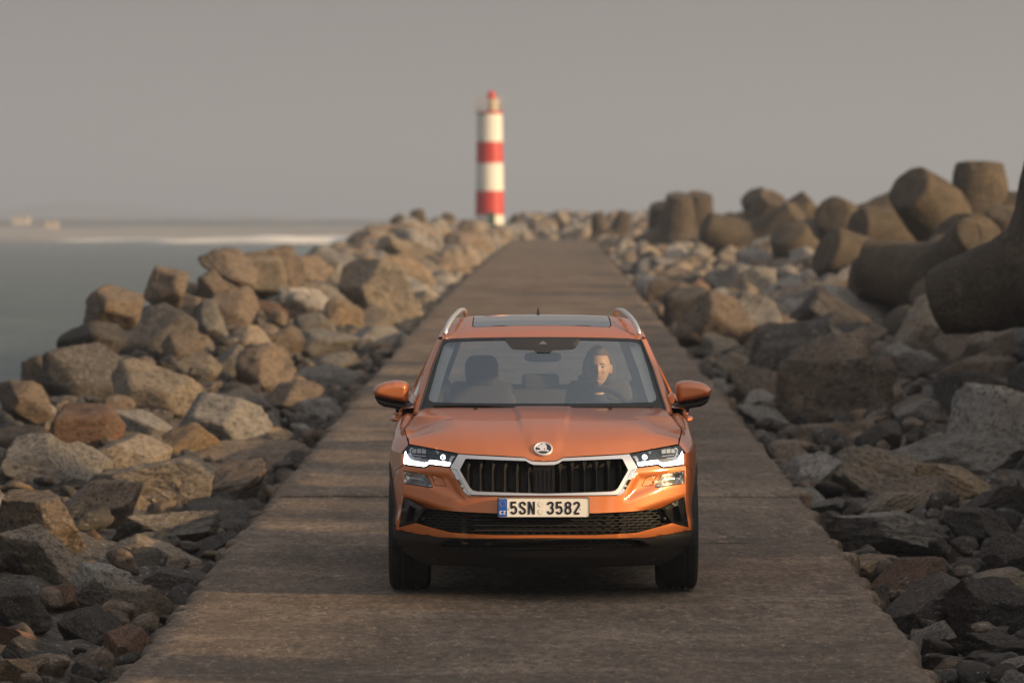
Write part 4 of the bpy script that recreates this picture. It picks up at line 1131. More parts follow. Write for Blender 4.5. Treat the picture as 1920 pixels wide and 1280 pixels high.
for s in (-1, 1):
    # fender
    poly = f_front + [(-.36, .715)] + arc(0, 128, 2, .40)[0:] + [(.62, .34), (.62, fl_top)]
    fe = patch('front_fender', poly, [], .022, sidefn(s), paint, car, flange=(-s * .02, 0, 0))
    # bumper wing behind the corner
    poly = [(YC(z) + .001, z) for z in np.linspace(zf - .004, .41, 6)] + [(-.42, .40), (-.385, .44)] + arc(0, 165, 128, .40, 8) + [(-.36, .711)]
    patch('bumper_wing', poly, [], .02, sidefn(s), paint, car, flange=(-s * .015, 0, 0))
    # cladding round the arch and along the sill
    poly = [(YC(.36) + .004, .38), (-.42, .392), (-.395, .44)] + arc(0, 163, 4, .405) + [(.44, .345), (2.2, .345)] + arc(2.638, 176, 4, .405) + [(3.1, .36), (3.35, .36), (3.3, .24)] + arc(2.638, -14, 194, .355)[0:] + [(2.24, .23), (.40, .23)] + arc(0, -14, 196, .355) + [(-.44, .26), (YC(.28), .27)]
    patch('arch_cladding', poly, [], .025, lambda a, b, s=s: (s * (XS(a, b) + .008), a, b), satin_black, car, flange=(-s * .06, 0, 0))
    for cy in (0, 2.638):
        mb = MB(); AA = [R(-8 + 196 * k / 30) for k in range(31)]
        for (r0_, h0_), (r1_, h1_) in (((.365, 0), (.380, -.02)), ((.380, -.02), (.380, -.20)), ((.380, -.20), (.30, -.23))):
            mb.add([(s * (.895 + h_), cy + r_ * math.cos(a), .34 + r_ * math.sin(a)) for r_, h_ in ((r0_, h0_), (r1_, h1_)) for a in AA], [(k, k + 1, 31 + k + 1, 31 + k) for k in range(30)])
        mb.build('wheel_housing', dull_black, car)
    # doors and rear quarter
    d1 = [(.626, .35), (1.79, .35), (1.79, 1.03), (.626, 1.03), (.626, fl_top)]
    dr = patch('door', d1, [], .03, sidefn(s), paint, car, flange=(-s * .02, 0, 0))
    d2 = [(1.796, .35), (2.19, .35)] + arc(2.638, 172, 118, .41, 8) + [(2.46, 1.03), (1.796, 1.03)]
    dr2 = patch('door', d2, [], .03, sidefn(s), paint, car, flange=(-s * .02, 0, 0))
    q_ = [(2.466, .72)] + arc(2.638, 112, 2, .41, 14) + [(3.40, .36), (3.45, .7), (3.40, 1.03), (2.466, 1.03)]
    patch('rear_quarter', q_, [], .03, sidefn(s), paint, car, flange=(-s * .02, 0, 0))
    for D_, hy in ((dr, 1.50), (dr2, 2.28)):
        mb = MB(); xs = XS(hy, .93)
        mb.tube([(s * (xs - .01), hy - .10, .925), (s * (xs + .030), hy - .085, .925), (s * (xs + .040), hy, .93), (s * (xs + .032), hy + .085, .93), (s * (xs - .01), hy + .10, .93)], [.014, .016, .017, .016, .014], 10, flat=.8)
        mb.build('door_handle', paint, D_)
    # fender top
    def ft(u, v, s=s):
        Y = -.50 + 1.12 * u; Yq = min(.56, Y)
        x0, z0 = EX(Yq) + .002, EZ(Yq); x3, z3 = XS(Y, fl_top), fl_top
        cx_ = x3 - .012 + .0 * v; cz = z0 - .035 + .02 * sm(.1, .5, Y)
        x = (1 - v) ** 2 * x0 + 2 * v * (1 - v) * cx_ + v * v * x3; z = (1 - v) ** 2 * z0 + 2 * v * (1 - v) * cz + v * v * z3
        z -= .018 * math.exp(-((v - .10) / .09) ** 2) * sm(.02, .25, Y)
        return (s * x, Y, z)
    mb = MB(); mb.grid(ft, 48, 16); mb.build('fender_top', paint, fe)
    # shelf under the side glass
    def belt(Y): return .765 + .070 * sm(.5, 1.3, Y) - .02 * sm(2.6, 3.4, Y)
    mb = MB(); mb.grid(lambda u, v, s=s: (s * (XS(.55 + 2.85 * u, 1.03) * (1 - v) + belt(.55 + 2.85 * u) * v), .55 + 2.85 * u, 1.03 + .012 * v), 50, 4); mb.build('belt_line', paint, car)

trim_d = mat('cabin_dark', (.028, .027, .030), .75)
# --- windscreen, pillars, roof
def G(x, z): return .385 + (z - 1.045) * 1.70 + .25 * x * x
def onG(px, py):
    Y = .8
    for _ in range(8): x, z = CP(px, py, Y); Y = G(x, z)
    return (x, z)
def WP(pts): return [onG(1018.5 + a, b) for a, b in pts]
gout = WP([(0, 631.5), (60, 631.8), (120, 632.8), (160, 634), (185, 636), (191, 650), (207, 690), (222, 738), (231.5, 766), (232, 774), (0, 774)])
gin_ = WP([(0, 636.5), (60, 636.8), (120, 638), (165, 639.5), (176, 641), (182, 646), (195, 684), (206, 722), (212.5, 742), (211, 750), (204, 753.5), (150, 755), (0, 756)])
gout_p, gin_p = sym(gout), sym(gin_)
onGl = lambda off: (lambda a, b: (a, G(a, b) + off, b))
patch('windscreen_surround', gout_p, [gin_p], .02, onGl(0), mat('frit_black', (.012, .012, .013), .45), car, flange=(0, .01, -.006))
patch('windscreen', sym([(x * .998, z) for x, z in gout]), [], .03, onGl(.004), screen_glass, car)
cam_patch = [(-74, 634.5), (-60, 651), (-55, 653.5), (-18, 655), (-11, 661), (11, 661), (18, 655), (55, 653.5), (60, 651), (70, 634.5)]
cp_ = WP([(a + 0, b) for a, b in cam_patch]); patch('sensor_panel', cp_, [], .02, onGl(-.002), mat('frit_grey', (.022, .020, .020), .5), car)
tri = WP([(-9, 645), (8, 645), (-.5, 638.5)]); patch('camera_window', tri, [], .02, onGl(-.004), mat('camera_glass', (.14, .14, .15), .3), car, smooth=False)
def pil(u, v, s):
    z = gout[4][1] + (gout[8][1] - .03 - gout[4][1]) * v
    q = sorted([gout[i] for i in range(4, 10)], key=lambda p: p[1]); x = float(np.interp(z, [p[1] for p in q], [p[0] for p in q]))
    ww = .036 - .006 * (1 - v)
    return (s * (x + ww * math.sin(u * 1.2) / .932), G(x, z) - .004 + .085 * (1 - math.cos(u * 1.2)) / .64, z)
def pil_out(z): 
    t = (z - gout[4][1]) / (gout[8][1] - .03 - gout[4][1]); return pil(1, t, 1)
for s in (-1, 1):
    mb = MB(); mb.grid(lambda u, v, s=s: pil(u, v, s), 10, 24); mb.build('windscreen_pillar', paint, car)
    mb = MB(); mb.tube([Vector(pil(0, t, s)) + Vector((-s * .008, -.002, 0)) for t in np.linspace(0, 1, 20)], .006, 8); mb.build('pillar_seal', gloss_black, car)
RZ_Y = [1.0, 1.10, 1.2, 1.35, 1.6, 2.0, 2.4, 2.8, 3.1, 3.25]; RZ_Z = [1.43, 1.456, 1.483, 1.511, 1.536, 1.552, 1.548, 1.527, 1.492, 1.468]
ztop0 = gout[0][1]; ytop = G(0, ztop0)
FR = np.array([(p[0], G(*p), p[1]) for p in gout[:5]])
def RZ(x, Y, raw=False):
    Ye = Y - .25 * x * x * sm(1.9, 1.1, Y)
    z = float(np.interp(Ye, RZ_Y, RZ_Z)); a = abs(x) / .60
    zz = z - .018 * a * a - .022 * min(a, 1.1) ** 8 + (ztop0 - float(np.interp(ytop, RZ_Y, RZ_Z))) * sm(1.5, 1.1, Ye)
    if len(FR):
        yf = float(np.interp(abs(x), FR[:, 0], FR[:, 1])); zf_ = float(np.interp(abs(x), FR[:, 0], FR[:, 2]))
        if not raw: zz += (zf_ - RZ(x, yf, True)) * sm(yf + .3, yf, Y)
    return zz
def rhalf(Y): return .610 - .026 * sm(1.2, 1.7, Y) - .05 * sm(2.2, 3.2, Y)
froof = [(p[0], G(*p) + .004) for p in gout[:5]]
roof_poly = sym(froof + [(rhalf(Y), Y) for Y in np.linspace(1.24, 3.22, 14)] + [(0, 3.26)])
sr = sym([(0, 1.335), (.36, 1.345), (.415, 1.36), (.43, 1.40), (.425, 2.6), (0, 2.62)])
patch('roof', roof_poly, [sr], .03, lambda a, b: (a, b, RZ(a, b)), paint, car, flange=(0, 0, -.02))
patch('sunroof', [(x * .985, 1.98 + (y - 1.98) * .985) for x, y in sr], [], .04, lambda a, b: (a, b, RZ(a, b) - .001), mat('sunroof_glass', (.012, .013, .014), .06, coat=.6), car)
patch('sunroof_seal', [(x * 1.005, 1.98 + (y - 1.98) * 1.005) for x, y in sr], [], .05, lambda a, b: (a, b, RZ(a, b) - .010), rubber, car)
for s in (-1, 1):
    rp = [(.596, 1.20, 1.462), (.588, 1.26, 1.492), (.572, 1.36, 1.525), (.550, 1.52, 1.556), (.530, 1.75, 1.572), (.517, 2.05, 1.579), (.507, 2.4, 1.576), (.496, 2.75, 1.566), (.488, 2.95, 1.548), (.485, 3.0, 1.52)]
    mb = MB(); mb.tube([(s * x, y, z) for x, y, z in rp], [.012, .015, .016, .016, .016, .016, .016, .016, .015, .012], 12, flat=.8)
    mb.build('roof_rail', mat('rail_silver', (.68, .67, .67), .28, metal=.7), car)
fin = MB(); cxf = -.015
fin.add([(cxf - .014, 2.80, RZ(0, 2.8)), (cxf + .014, 2.80, RZ(0, 2.8)), (cxf + .016, 3.0, RZ(0, 3.0)), (cxf - .016, 3.0, RZ(0, 3.0)), (cxf - .004, 2.98, 1.570), (cxf + .004, 2.98, 1.570), (cxf - .003, 3.01, 1.572), (cxf + .003, 3.01, 1.572)],
        [(0, 1, 5, 4), (1, 2, 7, 5), (2, 3, 6, 7), (3, 0, 4, 6), (4, 5, 7, 6)])
fin.build('antenna', dull_black, car, smooth=False)
# side glasshouse
def SG(Y, z):
    t = min(1, max(0, (z - 1.03) / (.42))); b = belt(Y); top = .624 - .03 * sm(2.4, 3.3, Y)
    x = b + (top - b) * t ** 1.12 - .55 * max(0, z - 1.45)
    k = sm(1.75, .9, Y)
    po = pil_out(min(max(z, gout[8][1] - .03), gout[4][1])); return x * (1 - k) + min(x + .03, po[0] + .02 * max(0, Y - po[1])) * k
def aline(z): return pil_out(z)[1]
top_l = [(1.25, 1.440), (1.5, 1.478), (1.9, 1.505), (2.4, 1.500), (2.9, 1.475), (3.2, 1.44)]
side_poly = [(aline(z), z) for z in np.linspace(1.055, 1.42, 8)] + top_l + [(3.42, 1.05), (3.40, 1.035), (.62, 1.035)]
wins = [[(.98, 1.085), (1.76, 1.085), (1.76, 1.435), (1.44, 1.415), (1.28, 1.33)], [(1.84, 1.085), (2.42, 1.085), (2.44, 1.425), (1.84, 1.435)], [(2.52, 1.10), (3.0, 1.16), (2.95, 1.38), (2.53, 1.42)]]
for s in (-1, 1):
    patch('side_frame', side_poly, wins, .03, lambda a, b, s=s: (s * SG(a, b), a, b), paint, car, flange=(-s * .03, 0, 0))
    patch('side_trim', side_poly, wins, .05, lambda a, b, s=s: (s * (SG(a, b) - .035), a, b), trim_d, car)
    for w_ in wins: patch('side_window', w_, [], .06, lambda a, b, s=s: (s * (SG(a, b) - .012), a, b), side_glass, car)
    # roof edge gutter closes the gap between glasshouse and roof
    mb = MB(); mb.grid(lambda u, v, s=s: (s * (rhalf(1.2 + 2.0 * u) * (1 - v) + SG(1.2 + 2.0 * u, float(np.interp(1.2 + 2.0 * u, [p[0] for p in top_l], [p[1] for p in top_l]))) * v + .006 * math.sin(math.pi * v)), 1.2 + 2.0 * u,
            RZ(rhalf(1.2 + 2.0 * u), 1.2 + 2.0 * u) * (1 - v) + float(np.interp(1.2 + 2.0 * u, [p[0] for p in top_l], [p[1] for p in top_l])) * v), 40, 6); mb.build('roof_edge', paint, car)
# tail
def TY(x, z): return 3.50 - .20 * (abs(x) / .83) ** 3 - (.0 if z < .95 else (z - .95) * .48)
tp = sym([(0, .26), (.70, .26), (.80, .34), (.835, .6), (.835, .95), (.80, 1.05), (.70, 1.25), (.58, 1.44), (.4, 1.475), (0, 1.485)])
rw = sym([(0, 1.06), (.60, 1.07), (.62, 1.10), (.52, 1.37), (.48, 1.40), (0, 1.415)])
patch('tailgate', tp, [rw], .04, lambda a, b: (a, TY(a, b), b), paint, car, flange=(0, -.03, 0))
patch('tailgate_trim', tp, [rw], .06, lambda a, b: (a * .97, TY(a, b) - .04, b), trim_d, car)
patch('rear_window', rw, [], .06, lambda a, b: (a, TY(a, b) - .006, b), side_glass, car)
for s in (-1, 1):
    q = [(.50, .86), (.80, .84), (.81, .98), (.62, 1.0), (.50, .95)]; q = q if s > 0 else mir(q)
    patch('tail_lamp', q, [], .03, lambda a, b: (a, TY(a, b) + .012, b), mat('tail_red', (.30, .01, .01), .15, coat=.6), car, flange=(0, -.02, 0))
# cowl and wipers
mb = MB(); mb.grid(lambda u, v: ((u - .5) * 1.46, cowl_y((u - .5) * 1.46) - .03 + .14 * v, cowl_z(.3) - .030 + .014 * v), 30, 3); mb.build('cowl_panel', satin_black, car)
for pts in ([(-205, 760.5), (-120, 760), (-60, 763), (-35, 765)], [(30, 764), (60, 763), (150, 762.5), (205, 763)]):
    q = [onG(1018.5 + a, b) for a, b in pts]; mb = MB(); mb.tube([(x, G(x, z) - .014, z) for x, z in q], [.005, .007, .008, .009], 8); mb.build('wiper', satin_black, car)
wn = MB(); wn.box((-.40, .27, HZ2(.40, .30) + .004), (.02, .02, .008)); wn.box((.40, .27, HZ2(.40, .30) + .004), (.02, .02, .008)); wn.build('washer_jet', satin_black, car, smooth=False)

# --- mirrors
def pillow(name, poly, y0, dep, mat_, parent, sp=.008, soft=None, back=.04):
    P = np.array(poly); gm = None
    rs_ = resample(poly, sp); mnx = P.min(0); mxx = P.max(0); gx, gy = np.meshgrid(np.linspace(mnx[0], mxx[0], 30), np.linspace(mnx[1], mxx[1], 30)); Q = np.stack([gx.ravel(), gy.ravel()], 1)
    Q = Q[in_poly_np(Q, poly)]; smax = seg_dist(Q, poly).max(); soft = soft or smax
    def fn(a, b):
        d_ = float(seg_dist(np.array([[a, b]]), poly)[0]); t = min(1, d_ / soft); return (a, y0 - dep * math.sqrt(max(0, 1 - (1 - t) ** 2)), b)
    return patch(name, poly, [], sp, fn, mat_, parent, flange=(0, back, 0))
capL = [(1679, 475), (1688, 458), (1715, 449), (1760, 447), (1815, 457), (1850, 470), (1872, 490), (1873, 508), (1866, 532), (1780, 553), (1692, 566), (1684, 545), (1678, 510)]
basL = [(1690, 569), (1780, 556), (1866, 535), (1858, 552), (1845, 572), (1815, 588), (1750, 598), (1690, 604), (1655, 606), (1645, 590), (1660, 578)]
for s in (-1, 1):
    Ym = .80
    def mp(q):
        r_ = [CP(*c1(u, v), Ym) for u, v in q]; return r_ if s > 0 else mir(r_)
    mroot = empty('door_mirror', (s * .90, Ym, 1.05)); mroot.parent = car
    for nm, q, dp, mm, bk in (('mirror_cap', capL, .075, paint, .10), ('mirror_base', basL, .05, satin_black, .12)):
        o = pillow(nm, [(x - s * .90, z - 1.05) for x, z in mp(q)], 0.0, dp, mm, mroot, .006, soft=.035, back=bk)
    cq = mp([(1686, 480), (1760, 455), (1860, 480), (1860, 520), (1780, 545), (1695, 555)])
    patch('mirror_glass', [(x - s * .90, z - 1.05) for x, z in cq], [], .03, lambda a, b: (a, .085, b), chrome, mroot, smooth=False)
    MB().box((-s * .075, .03, -.035), (.13, .07, .035)).build('mirror_arm', satin_black, mroot, bevel=.01)

# --- lamps
drl = mat('running_light', (.9, .9, .92), .3, emit=(.93, .97, 1.0), es=10.0)
hous = mat('lamp_housing', (.035, .036, .040), .22, metal=.6)
refl = mat('lamp_reflector', (.80, .80, .80), .12, metal=1.0)
bulb = mat('lamp_projector', (.55, .56, .55), .06, metal=.6, coat=1)
HL = [(644, 268), (760, 246), (880, 223), (985, 204), (1003, 210), (1019, 238), (1025, 338), (880, 357), (862, 349), (842, 338), (702, 355)]
band1 = [(707, 351), (699, 327), (838, 309), (850, 320), (842, 334), (836, 336)]
band2 = [(858, 325), (868, 329), (880, 331), (980, 311), (998, 286), (1011, 248), (1019, 270), (1023, 335), (880, 354), (862, 345), (850, 335)]
for s in (-1, 1):
    mm = (lambda q: q) if s > 0 else mir
    hp = mm(P3(HL)); r_ = patch('headlight', hp, [], .02, onface0(.055), hous, car, flange=(0, -.05, 0))
    patch('lamp_cover', hp, [], .014, onface0(.001), lens_glass, r_)
    for b_ in (band1, band2): patch('running_light', mm(P3(b_)), [], .010, onface0(.012), drl, r_, flange=(0, .02, 0))
    patch('light_shelf', mm(P3([(700, 352), (690, 330), (800, 312), (860, 305), (980, 290), (1020, 245), (1024, 336), (880, 356), (860, 348), (840, 337)])), [], .02, onface0(.03), mat('lamp_grey', (.06, .06, .065), .35), r_)
    fr_ = P3([(955, 226), (972, 222), (985, 238), (968, 298), (905, 300), (905, 294), (962, 290), (977, 240)]); patch('module_trim', mm(fr_), [], .01, onface0(.02), refl, r_, smooth=False)
    for k in range(3):
        u = 868 + 34 * k; patch('projector', mm(P3([(u, 236 - 2 * k), (u + 28, 232 - 2 * k), (u + 30, 262 - 2 * k), (u + 2, 266 - 2 * k)])), [], .01, onface0(.028), bulb, r_, smooth=False)
    mb = MB()
    patch('lens_teeth', mm(P3([(870, 280), (955, 272), (955, 277), (870, 285)])), [], .01, onface0(.022), refl, r_, smooth=False)
    for (u, v, rr) in ((748, 288, 18),):
        x, z = P3([(u, v)])[0]; y = F0(x, z) + .03
        MB().lathe([(0.0, .012), (rr * .5 / 1186, .006), (rr / 1186, -.006), (rr * 1.15 / 1186, .0), (rr * 1.2 / 1186, .02)], (s * x, y, z), 'Y', 20).build('indicator_reflector', refl, r_)
    patch('reflector_glint', mm(P3([(664, 285), (690, 280), (702, 300), (706, 322), (690, 322), (680, 300)])), [], .01, onface0(.028), refl, r_, smooth=False)
    patch('reflector_glint', mm(P3([(775, 252), (796, 247), (793, 262), (782, 266)])), [], .01, onface0(.028), refl, r_, smooth=False)  # mirror chip put in as a white glint
    # fog lamp
    fp = P3([(1020, 390), (1020, 471), (880, 492), (862, 500), (826, 496), (842, 460), (874, 412)])
    back_ = mm(P3([(1029, 381), (1030, 473), (1018, 477), (880, 497), (860, 506), (820, 501), (838, 460), (870, 410)]))
    f_ = patch('fog_lamp', back_, [], .02, onface(.035), dull_black, car)
    bowl = mm(fp)
    patch('fog_reflector', bowl, [], .012, lambda a, b: (a, F(a, b) + .010 + .016 * sm(0, .03, seg_dist(np.array([[a, b]]), bowl)[0]), b), mat('fog_reflector_metal', (.72, .71, .68), .24, metal=.85), f_)
    patch('fog_trim', mm(P3([(995, 402), (1008, 405), (1006, 430), (985, 462), (945, 468), (945, 464), (982, 457), (1001, 428), (1001, 408)])), [], .01, onface(.008), refl, f_, smooth=False)
    patch('fog_cover', mm(fp), [], .02, onface(.003), lens_glass, f_)

# --- wheels
def wheel(x, y, s):
    r_ = empty('wheel', (x, y, .335)); r_.parent = car
    w = .1175; prof = [(.235, -w + .02), (.262, -w), (.300, -w - .004), (.322, -w + .006), (.333, -w + .022)]
    g_ = [-.055, -.020, .020, .055]; cur = -w + .030
    for gx in g_: prof += [(.338 - .6 * gx * gx, gx - .0055), (.328, gx - .0045), (.328, gx + .0045), (.338 - .6 * gx * gx, gx + .0055)]
    prof += [(.333, w - .022), (.322, w - .006), (.300, w + .004), (.262, w), (.235, w - .02)]
    blk = MB(); blk.lathe(prof, (0, 0, 0), 'X', 96)
    for k in range(64):      # shoulder sipes
        a = 2 * math.pi * k / 64
        for sx_ in (-1, 1):
            m_ = Matrix.Rotation(a, 4, 'X'); c = m_ @ Vector((sx_ * .083, 0, .3345)); blk.box(c, (.034, .018, .006), m_.to_3x3())
    blk.build('tyre', rubber, r_, sharp=35)
    rm = mat('alloy_rim', (.45, .45, .46), .3, metal=.9); mb = MB()
    mb.lathe([(.236, s * .10), (.225, s * .104), (.215, s * .085), (.205, -s * .09)], (0, 0, 0), 'X', 48); mb.lathe([(0, s * .075), (.05, s * .075), (.06, s * .055), (.06, 0)], (0, 0, 0), 'X', 24)
    for k in range(5):
        m_ = Matrix.Rotation(2 * math.pi * k / 5, 4, 'X'); mb.box(m_ @ Vector((s * .065, .022, .135)), (.03, .022, .17), m_.to_3x3()); mb.box(m_ @ Vector((s * .065, -.022, .135)), (.03, .022, .17), m_.to_3x3())
    mb.build('rim', rm, r_)
    MB().lathe([(0, 0), (.15, 0), (.15, .02), (0, .02)], (-.01, 0, 0), 'X', 32).build('brake_disc', mat('brake_steel', (.3, .29, .28), .4, metal=1), r_)
for s in (-1, 1):
    wheel(s * .785, 0, s); wheel(s * .775, 2.638, s)

# --- cabin
seat_m = mat('seat_cloth', (.075, .068, .070), .9); pale_t = mat('pillar_trim_pale', (.55, .53, .48), .8)
mb = MB(); mb.grid(lambda u, v: ((u - .5) * 1.44, G((u - .5) * 1.44, 1.045) + .03 + .62 * v, .985 + .035 * math.sin(math.pi * v) + (.045 * math.exp(-(((u - .5) * 1.44 - .36) / .17) ** 2) * sm(.4, .9, v))), 40, 14)
mb.grid(lambda u, v: ((u - .5) * 1.44, G((u - .5) * 1.44, 1.045) + .65 + .04 * math.sin(v * 3), .985 - .45 * v + (.045 * math.exp(-(((u - .5) * 1.44 - .36) / .17) ** 2)) * (1 - v)), 40, 8)
mb.build('dashboard', trim_d, car)
mb = MB(); mb.box((0, .36, .66), (1.55, .03, .70)); mb.build('bulkhead', dull_black, car, smooth=False)
cb = MB()
cb.grid(lambda u, v: ((u - .5) * 1.55, .6 + 2.8 * v, .34), 2, 2)
for s in (-1, 1): cb.grid(lambda u, v, s=s: (s * (.80 if v < .99 else .80), .6 + 2.8 * u, .34 + .68 * v), 4, 2)
cb.build('cabin_lining', trim_d, car)
hl = MB(); hl.grid(lambda u, v: ((u - .5) * 1.16, 1.25 + 1.9 * v, RZ((u - .5) * 1.1, 1.25 + 1.9 * v) - .045), 12, 12); hl.build('headliner', mat('headliner_grey', (.20, .20, .20), .95), car)
for s in (-1, 1):
    mb = MB(); mb.grid(lambda u, v, s=s: (s * (pil(0, v, 1)[0] - .010 - .085 * u), pil(0, v, 1)[1] + .03 + .05 * u, pil(0, v, 1)[2]), 3, 16); mb.build('pillar_trim', pale_t, car)
    mb = MB()
    for yy in (1.81, 2.48): mb.box((s * .70, yy, 1.22), (.05, .10, .44), Matrix.Rotation(s * -.40, 3, 'Y'))
    mb.build('door_pillar_trim', trim_d, car, smooth=False)
def seat(x, y, label=None):
    r_ = empty('seat', (x, y, .34)); r_.parent = car
    MB().box((0, -.10, .14), (.50, .52, .16)).build('cushion', seat_m, r_, bevel=.05, seg=4)
    m_ = Matrix.Rotation(R(-16), 3, 'X'); mb = MB()
    def bk(u, v):
        a = 2 * math.pi * u; w = .235 - .05 * max(0, v - .6) ** 1 * 2 ; d_ = .06 * (1 - .3 * v)
        ca, sa = math.cos(a), math.sin(a); e_ = .5
        p = Vector((w * math.copysign(abs(ca) ** e_, ca), d_ * math.copysign(abs(sa) ** e_, sa), .62 * v)); 
        if v > .97: p.x *= .9; p.y *= .4
        p = m_ @ p; return (p.x, p.y + .16, p.z + .20)
    mb.grid(bk, 36, 16); mb.build('backrest', seat_m, r_)
    mb = MB()
    def hd(u, v):
        a = 2 * math.pi * u; b = math.pi * (v - .5); ce = math.copysign(abs(math.cos(a)) ** .6, math.cos(a)); se = math.copysign(abs(math.sin(a)) ** .6, math.sin(a)); cb_ = abs(math.cos(b)) ** .45; sb = math.copysign(abs(math.sin(b)) ** .8, math.sin(b))
        return (.112 * ce * cb_ * .94, .30 + .055 * se * cb_, .870 + .095 * sb)
    mb.grid(hd, 32, 20); mb.build('headrest', seat_m, r_)
    mb = MB()
    for q in (-.05, .05): mb.tube([(q, .32, .74), (q, .31, .84)], .006, 8)
    mb.build('headrest_post', refl, r_)
seat(-.375, 1.66); seat(.365, 1.76)
mb = MB()
mb.box((0, 2.35, .50), (1.25, .50, .16)); mb.box((0, 2.66, .80), (1.25, .14, .52), Matrix.Rotation(R(-15), 3, 'X')); mb.build('rear_bench', seat_m, car, bevel=.04, seg=3)
for q in (-.36, 0, .36):
    MB().box((q, 2.76, 1.10), (.24, .08, .11)).build('rear_headrest', seat_m, car, bevel=.03, seg=3)
# steering wheel
sw = empty('steering_wheel', (.362, 1.24, .950), (R(64), 0, 0)); sw.parent = car
mb = MB(); mb.tube([(.182 * math.cos(a), .182 * math.sin(a), 0) for a in np.linspace(0, 2 * math.pi, 49)], .0155, 10, caps=False); mb.build('wheel_rim', satin_black, sw)
mb = MB(); mb.box((0, 0, 0), (.30, .035, .015)); mb.box((0, -.09, 0), (.05, .15, .015)); mb.build('spoke', satin_black, sw, bevel=.005)
MB().lathe([(0, .03), (.06, .025), (.075, 0), (.07, -.03)], n=32).build('hub', satin_black, sw)
# interior mirror
x_, z_ = CP(1017.5, 669, 1.06)
rmr = empty('interior_mirror', (x_, 1.06, z_)); rmr.parent = car
def rm_(u, v):
    a = 2 * math.pi * u; ca, sa = math.cos(a), math.sin(a); w, h = .112, .030
    X, Z = w * math.copysign(abs(ca) ** .45, ca), h * math.copysign(abs(sa) ** .6, sa)
    return (X * (1 - .0 * v) * (0.9 if v > .9 else 1), -.018 + .036 * v, Z * (.9 if v > .9 else 1))
mb = MB(); mb.grid(rm_, 48, 4); mb.add([rm_(i / 48, 0) for i in range(48)], [tuple(range(48))]); mb.add([rm_(i / 48, 1) for i in range(48)], [tuple(range(48))]); mb.build('mirror_housing', mat('mirror_plastic', (.10, .10, .105), .5), rmr, sharp=40)
mb = MB(); mb.tube([(0, -.055, .055), (0, -.05, .02), (0, -.04, -.012)], [.040, .036, .026], 16); mb.build('mirror_stalk', mat('stalk_grey', (.42, .41, .39), .6), rmr)
# ------------------------------------------------------------------ the driver
skin = mat('skin', (.62, .38, .26), .5); skin.node_tree.nodes['Principled BSDF'].inputs['Subsurface Weight'].default_value = .08
hair_m = mat('brown_hair', (.10, .060, .034), .7); shirt = mat('dark_blue_shirt', (.020, .026, .038), .9)
px_, pz_ = CP(1121, 688, 1.80)
person = empty('person', (CAR_X + px_, CAR_D + 1.80, CAR_Z + .36 + SLOPE * 1.8))
tag(person, 'man with short brown hair and dark top at the wheel of the orange car', 'person')
HZc = pz_ + .0 - .36          # head centre height above the seat
def gs(x, c, w): return math.exp(-((x - c) / w) ** 2)
def head_fn(u, v):
    """u round the head (0.5 = face), v from chin to crown"""
    th = 2 * math.pi * u; ph = math.pi * (v - .5)
    cx_, cy, cz = math.cos(ph) * math.sin(th), math.cos(ph) * math.cos(th), math.sin(ph)
    x, y, z = cx_ * .077, cy * .094, cz * .118
    lowk = sm(.02, -.11, z)
    x *= 1 - .15 * lowk - .02 * sm(.04, .11, z)
    if cy < 0:   # face side
        f = min(1, -cy * 1.4)
        y *= 1 - .10 * lowk
        y -= f * (.021 * gs(x, 0, .011) * gs(z, -.020, .020) + .013 * gs(x, 0, .009) * gs(z, .0, .022))       # nose
        y -= f * .006 * (gs(abs(x), .022, .017) * gs(z, .020, .008))                 # brow
        y += f * .009 * (gs(abs(x), .029, .012) * gs(z, .004, .010))                 # eye sockets
        y -= f * .006 * gs(abs(x), .038, .015) * gs(z, -.022, .018)                   # cheeks
        y -= f * (.006 * gs(x, 0, .020) * gs(z, -.053, .006) + .006 * gs(x, 0, .017) * gs(z, -.065, .006)) ; y += f * .0035 * gs(x, 0, .022) * gs(z, -.059, .003)
        y -= f * .009 * gs(x, 0, .018) * gs(z, -.093, .014)                          # chin
        y += f * .004 * gs(x, 0, .02) * gs(z, -.077, .006)
    else:
        y *= 1 - .18 * sm(-.02, -.10, z)
    return Vector((x, y, z))
mb = MB(); NU, NVv = 128, 96
mb.grid(lambda u, v: tuple(head_fn(u, .012 + .976 * v) + Vector((0, 0, HZc))), NU, NVv)
# ears
for s in (-1, 1):
    def ear(u, v, s=s):
        a = 2 * math.pi * u; r_ = .0175 * (1 - .25 * v); return (s * (.072 + .018 * math.sin(v * 2.4)), .008 + r_ * .62 * math.cos(a) + .006 * v, HZc - .012 + r_ * 1.75 * math.sin(a))
    mb.grid(ear, 18, 6)
# neck, shoulders, trunk, arms and legs as one skinned figure
def skin_body(name, joints, bones, material, sub=2):
    me = bpy.data.meshes.new(name); me.from_pydata([j[0] for j in joints], bones, []); me.update()
    o = bpy.data.objects.new(name, me); COL.objects.link(o)
    sk = o.modifiers.new('skin', 'SKIN'); sk.use_smooth_shade = True
    for i, j in enumerate(joints):
        r_ = j[1]; me.skin_vertices[0].data[i].radius = r_ if isinstance(r_, tuple) else (r_, r_)
    me.skin_vertices[0].data[0].use_root = True
    ss = o.modifiers.new('sub', 'SUBSURF'); ss.levels = sub; ss.render_levels = sub
    dg = bpy.context.evaluated_depsgraph_get(); dg.update(); ev = o.evaluated_get(dg); m2 = bpy.data.meshes.new_from_object(ev)
    vs = [v.co[:] for v in m2.vertices]; fs = [tuple(p.vertices) for p in m2.polygons]
    bpy.data.objects.remove(o); return vs, fs
sh = HZc - .255
wl = Vector((CAR_X + .362, 1.24 + 0, .965)) # steering wheel centre in car space
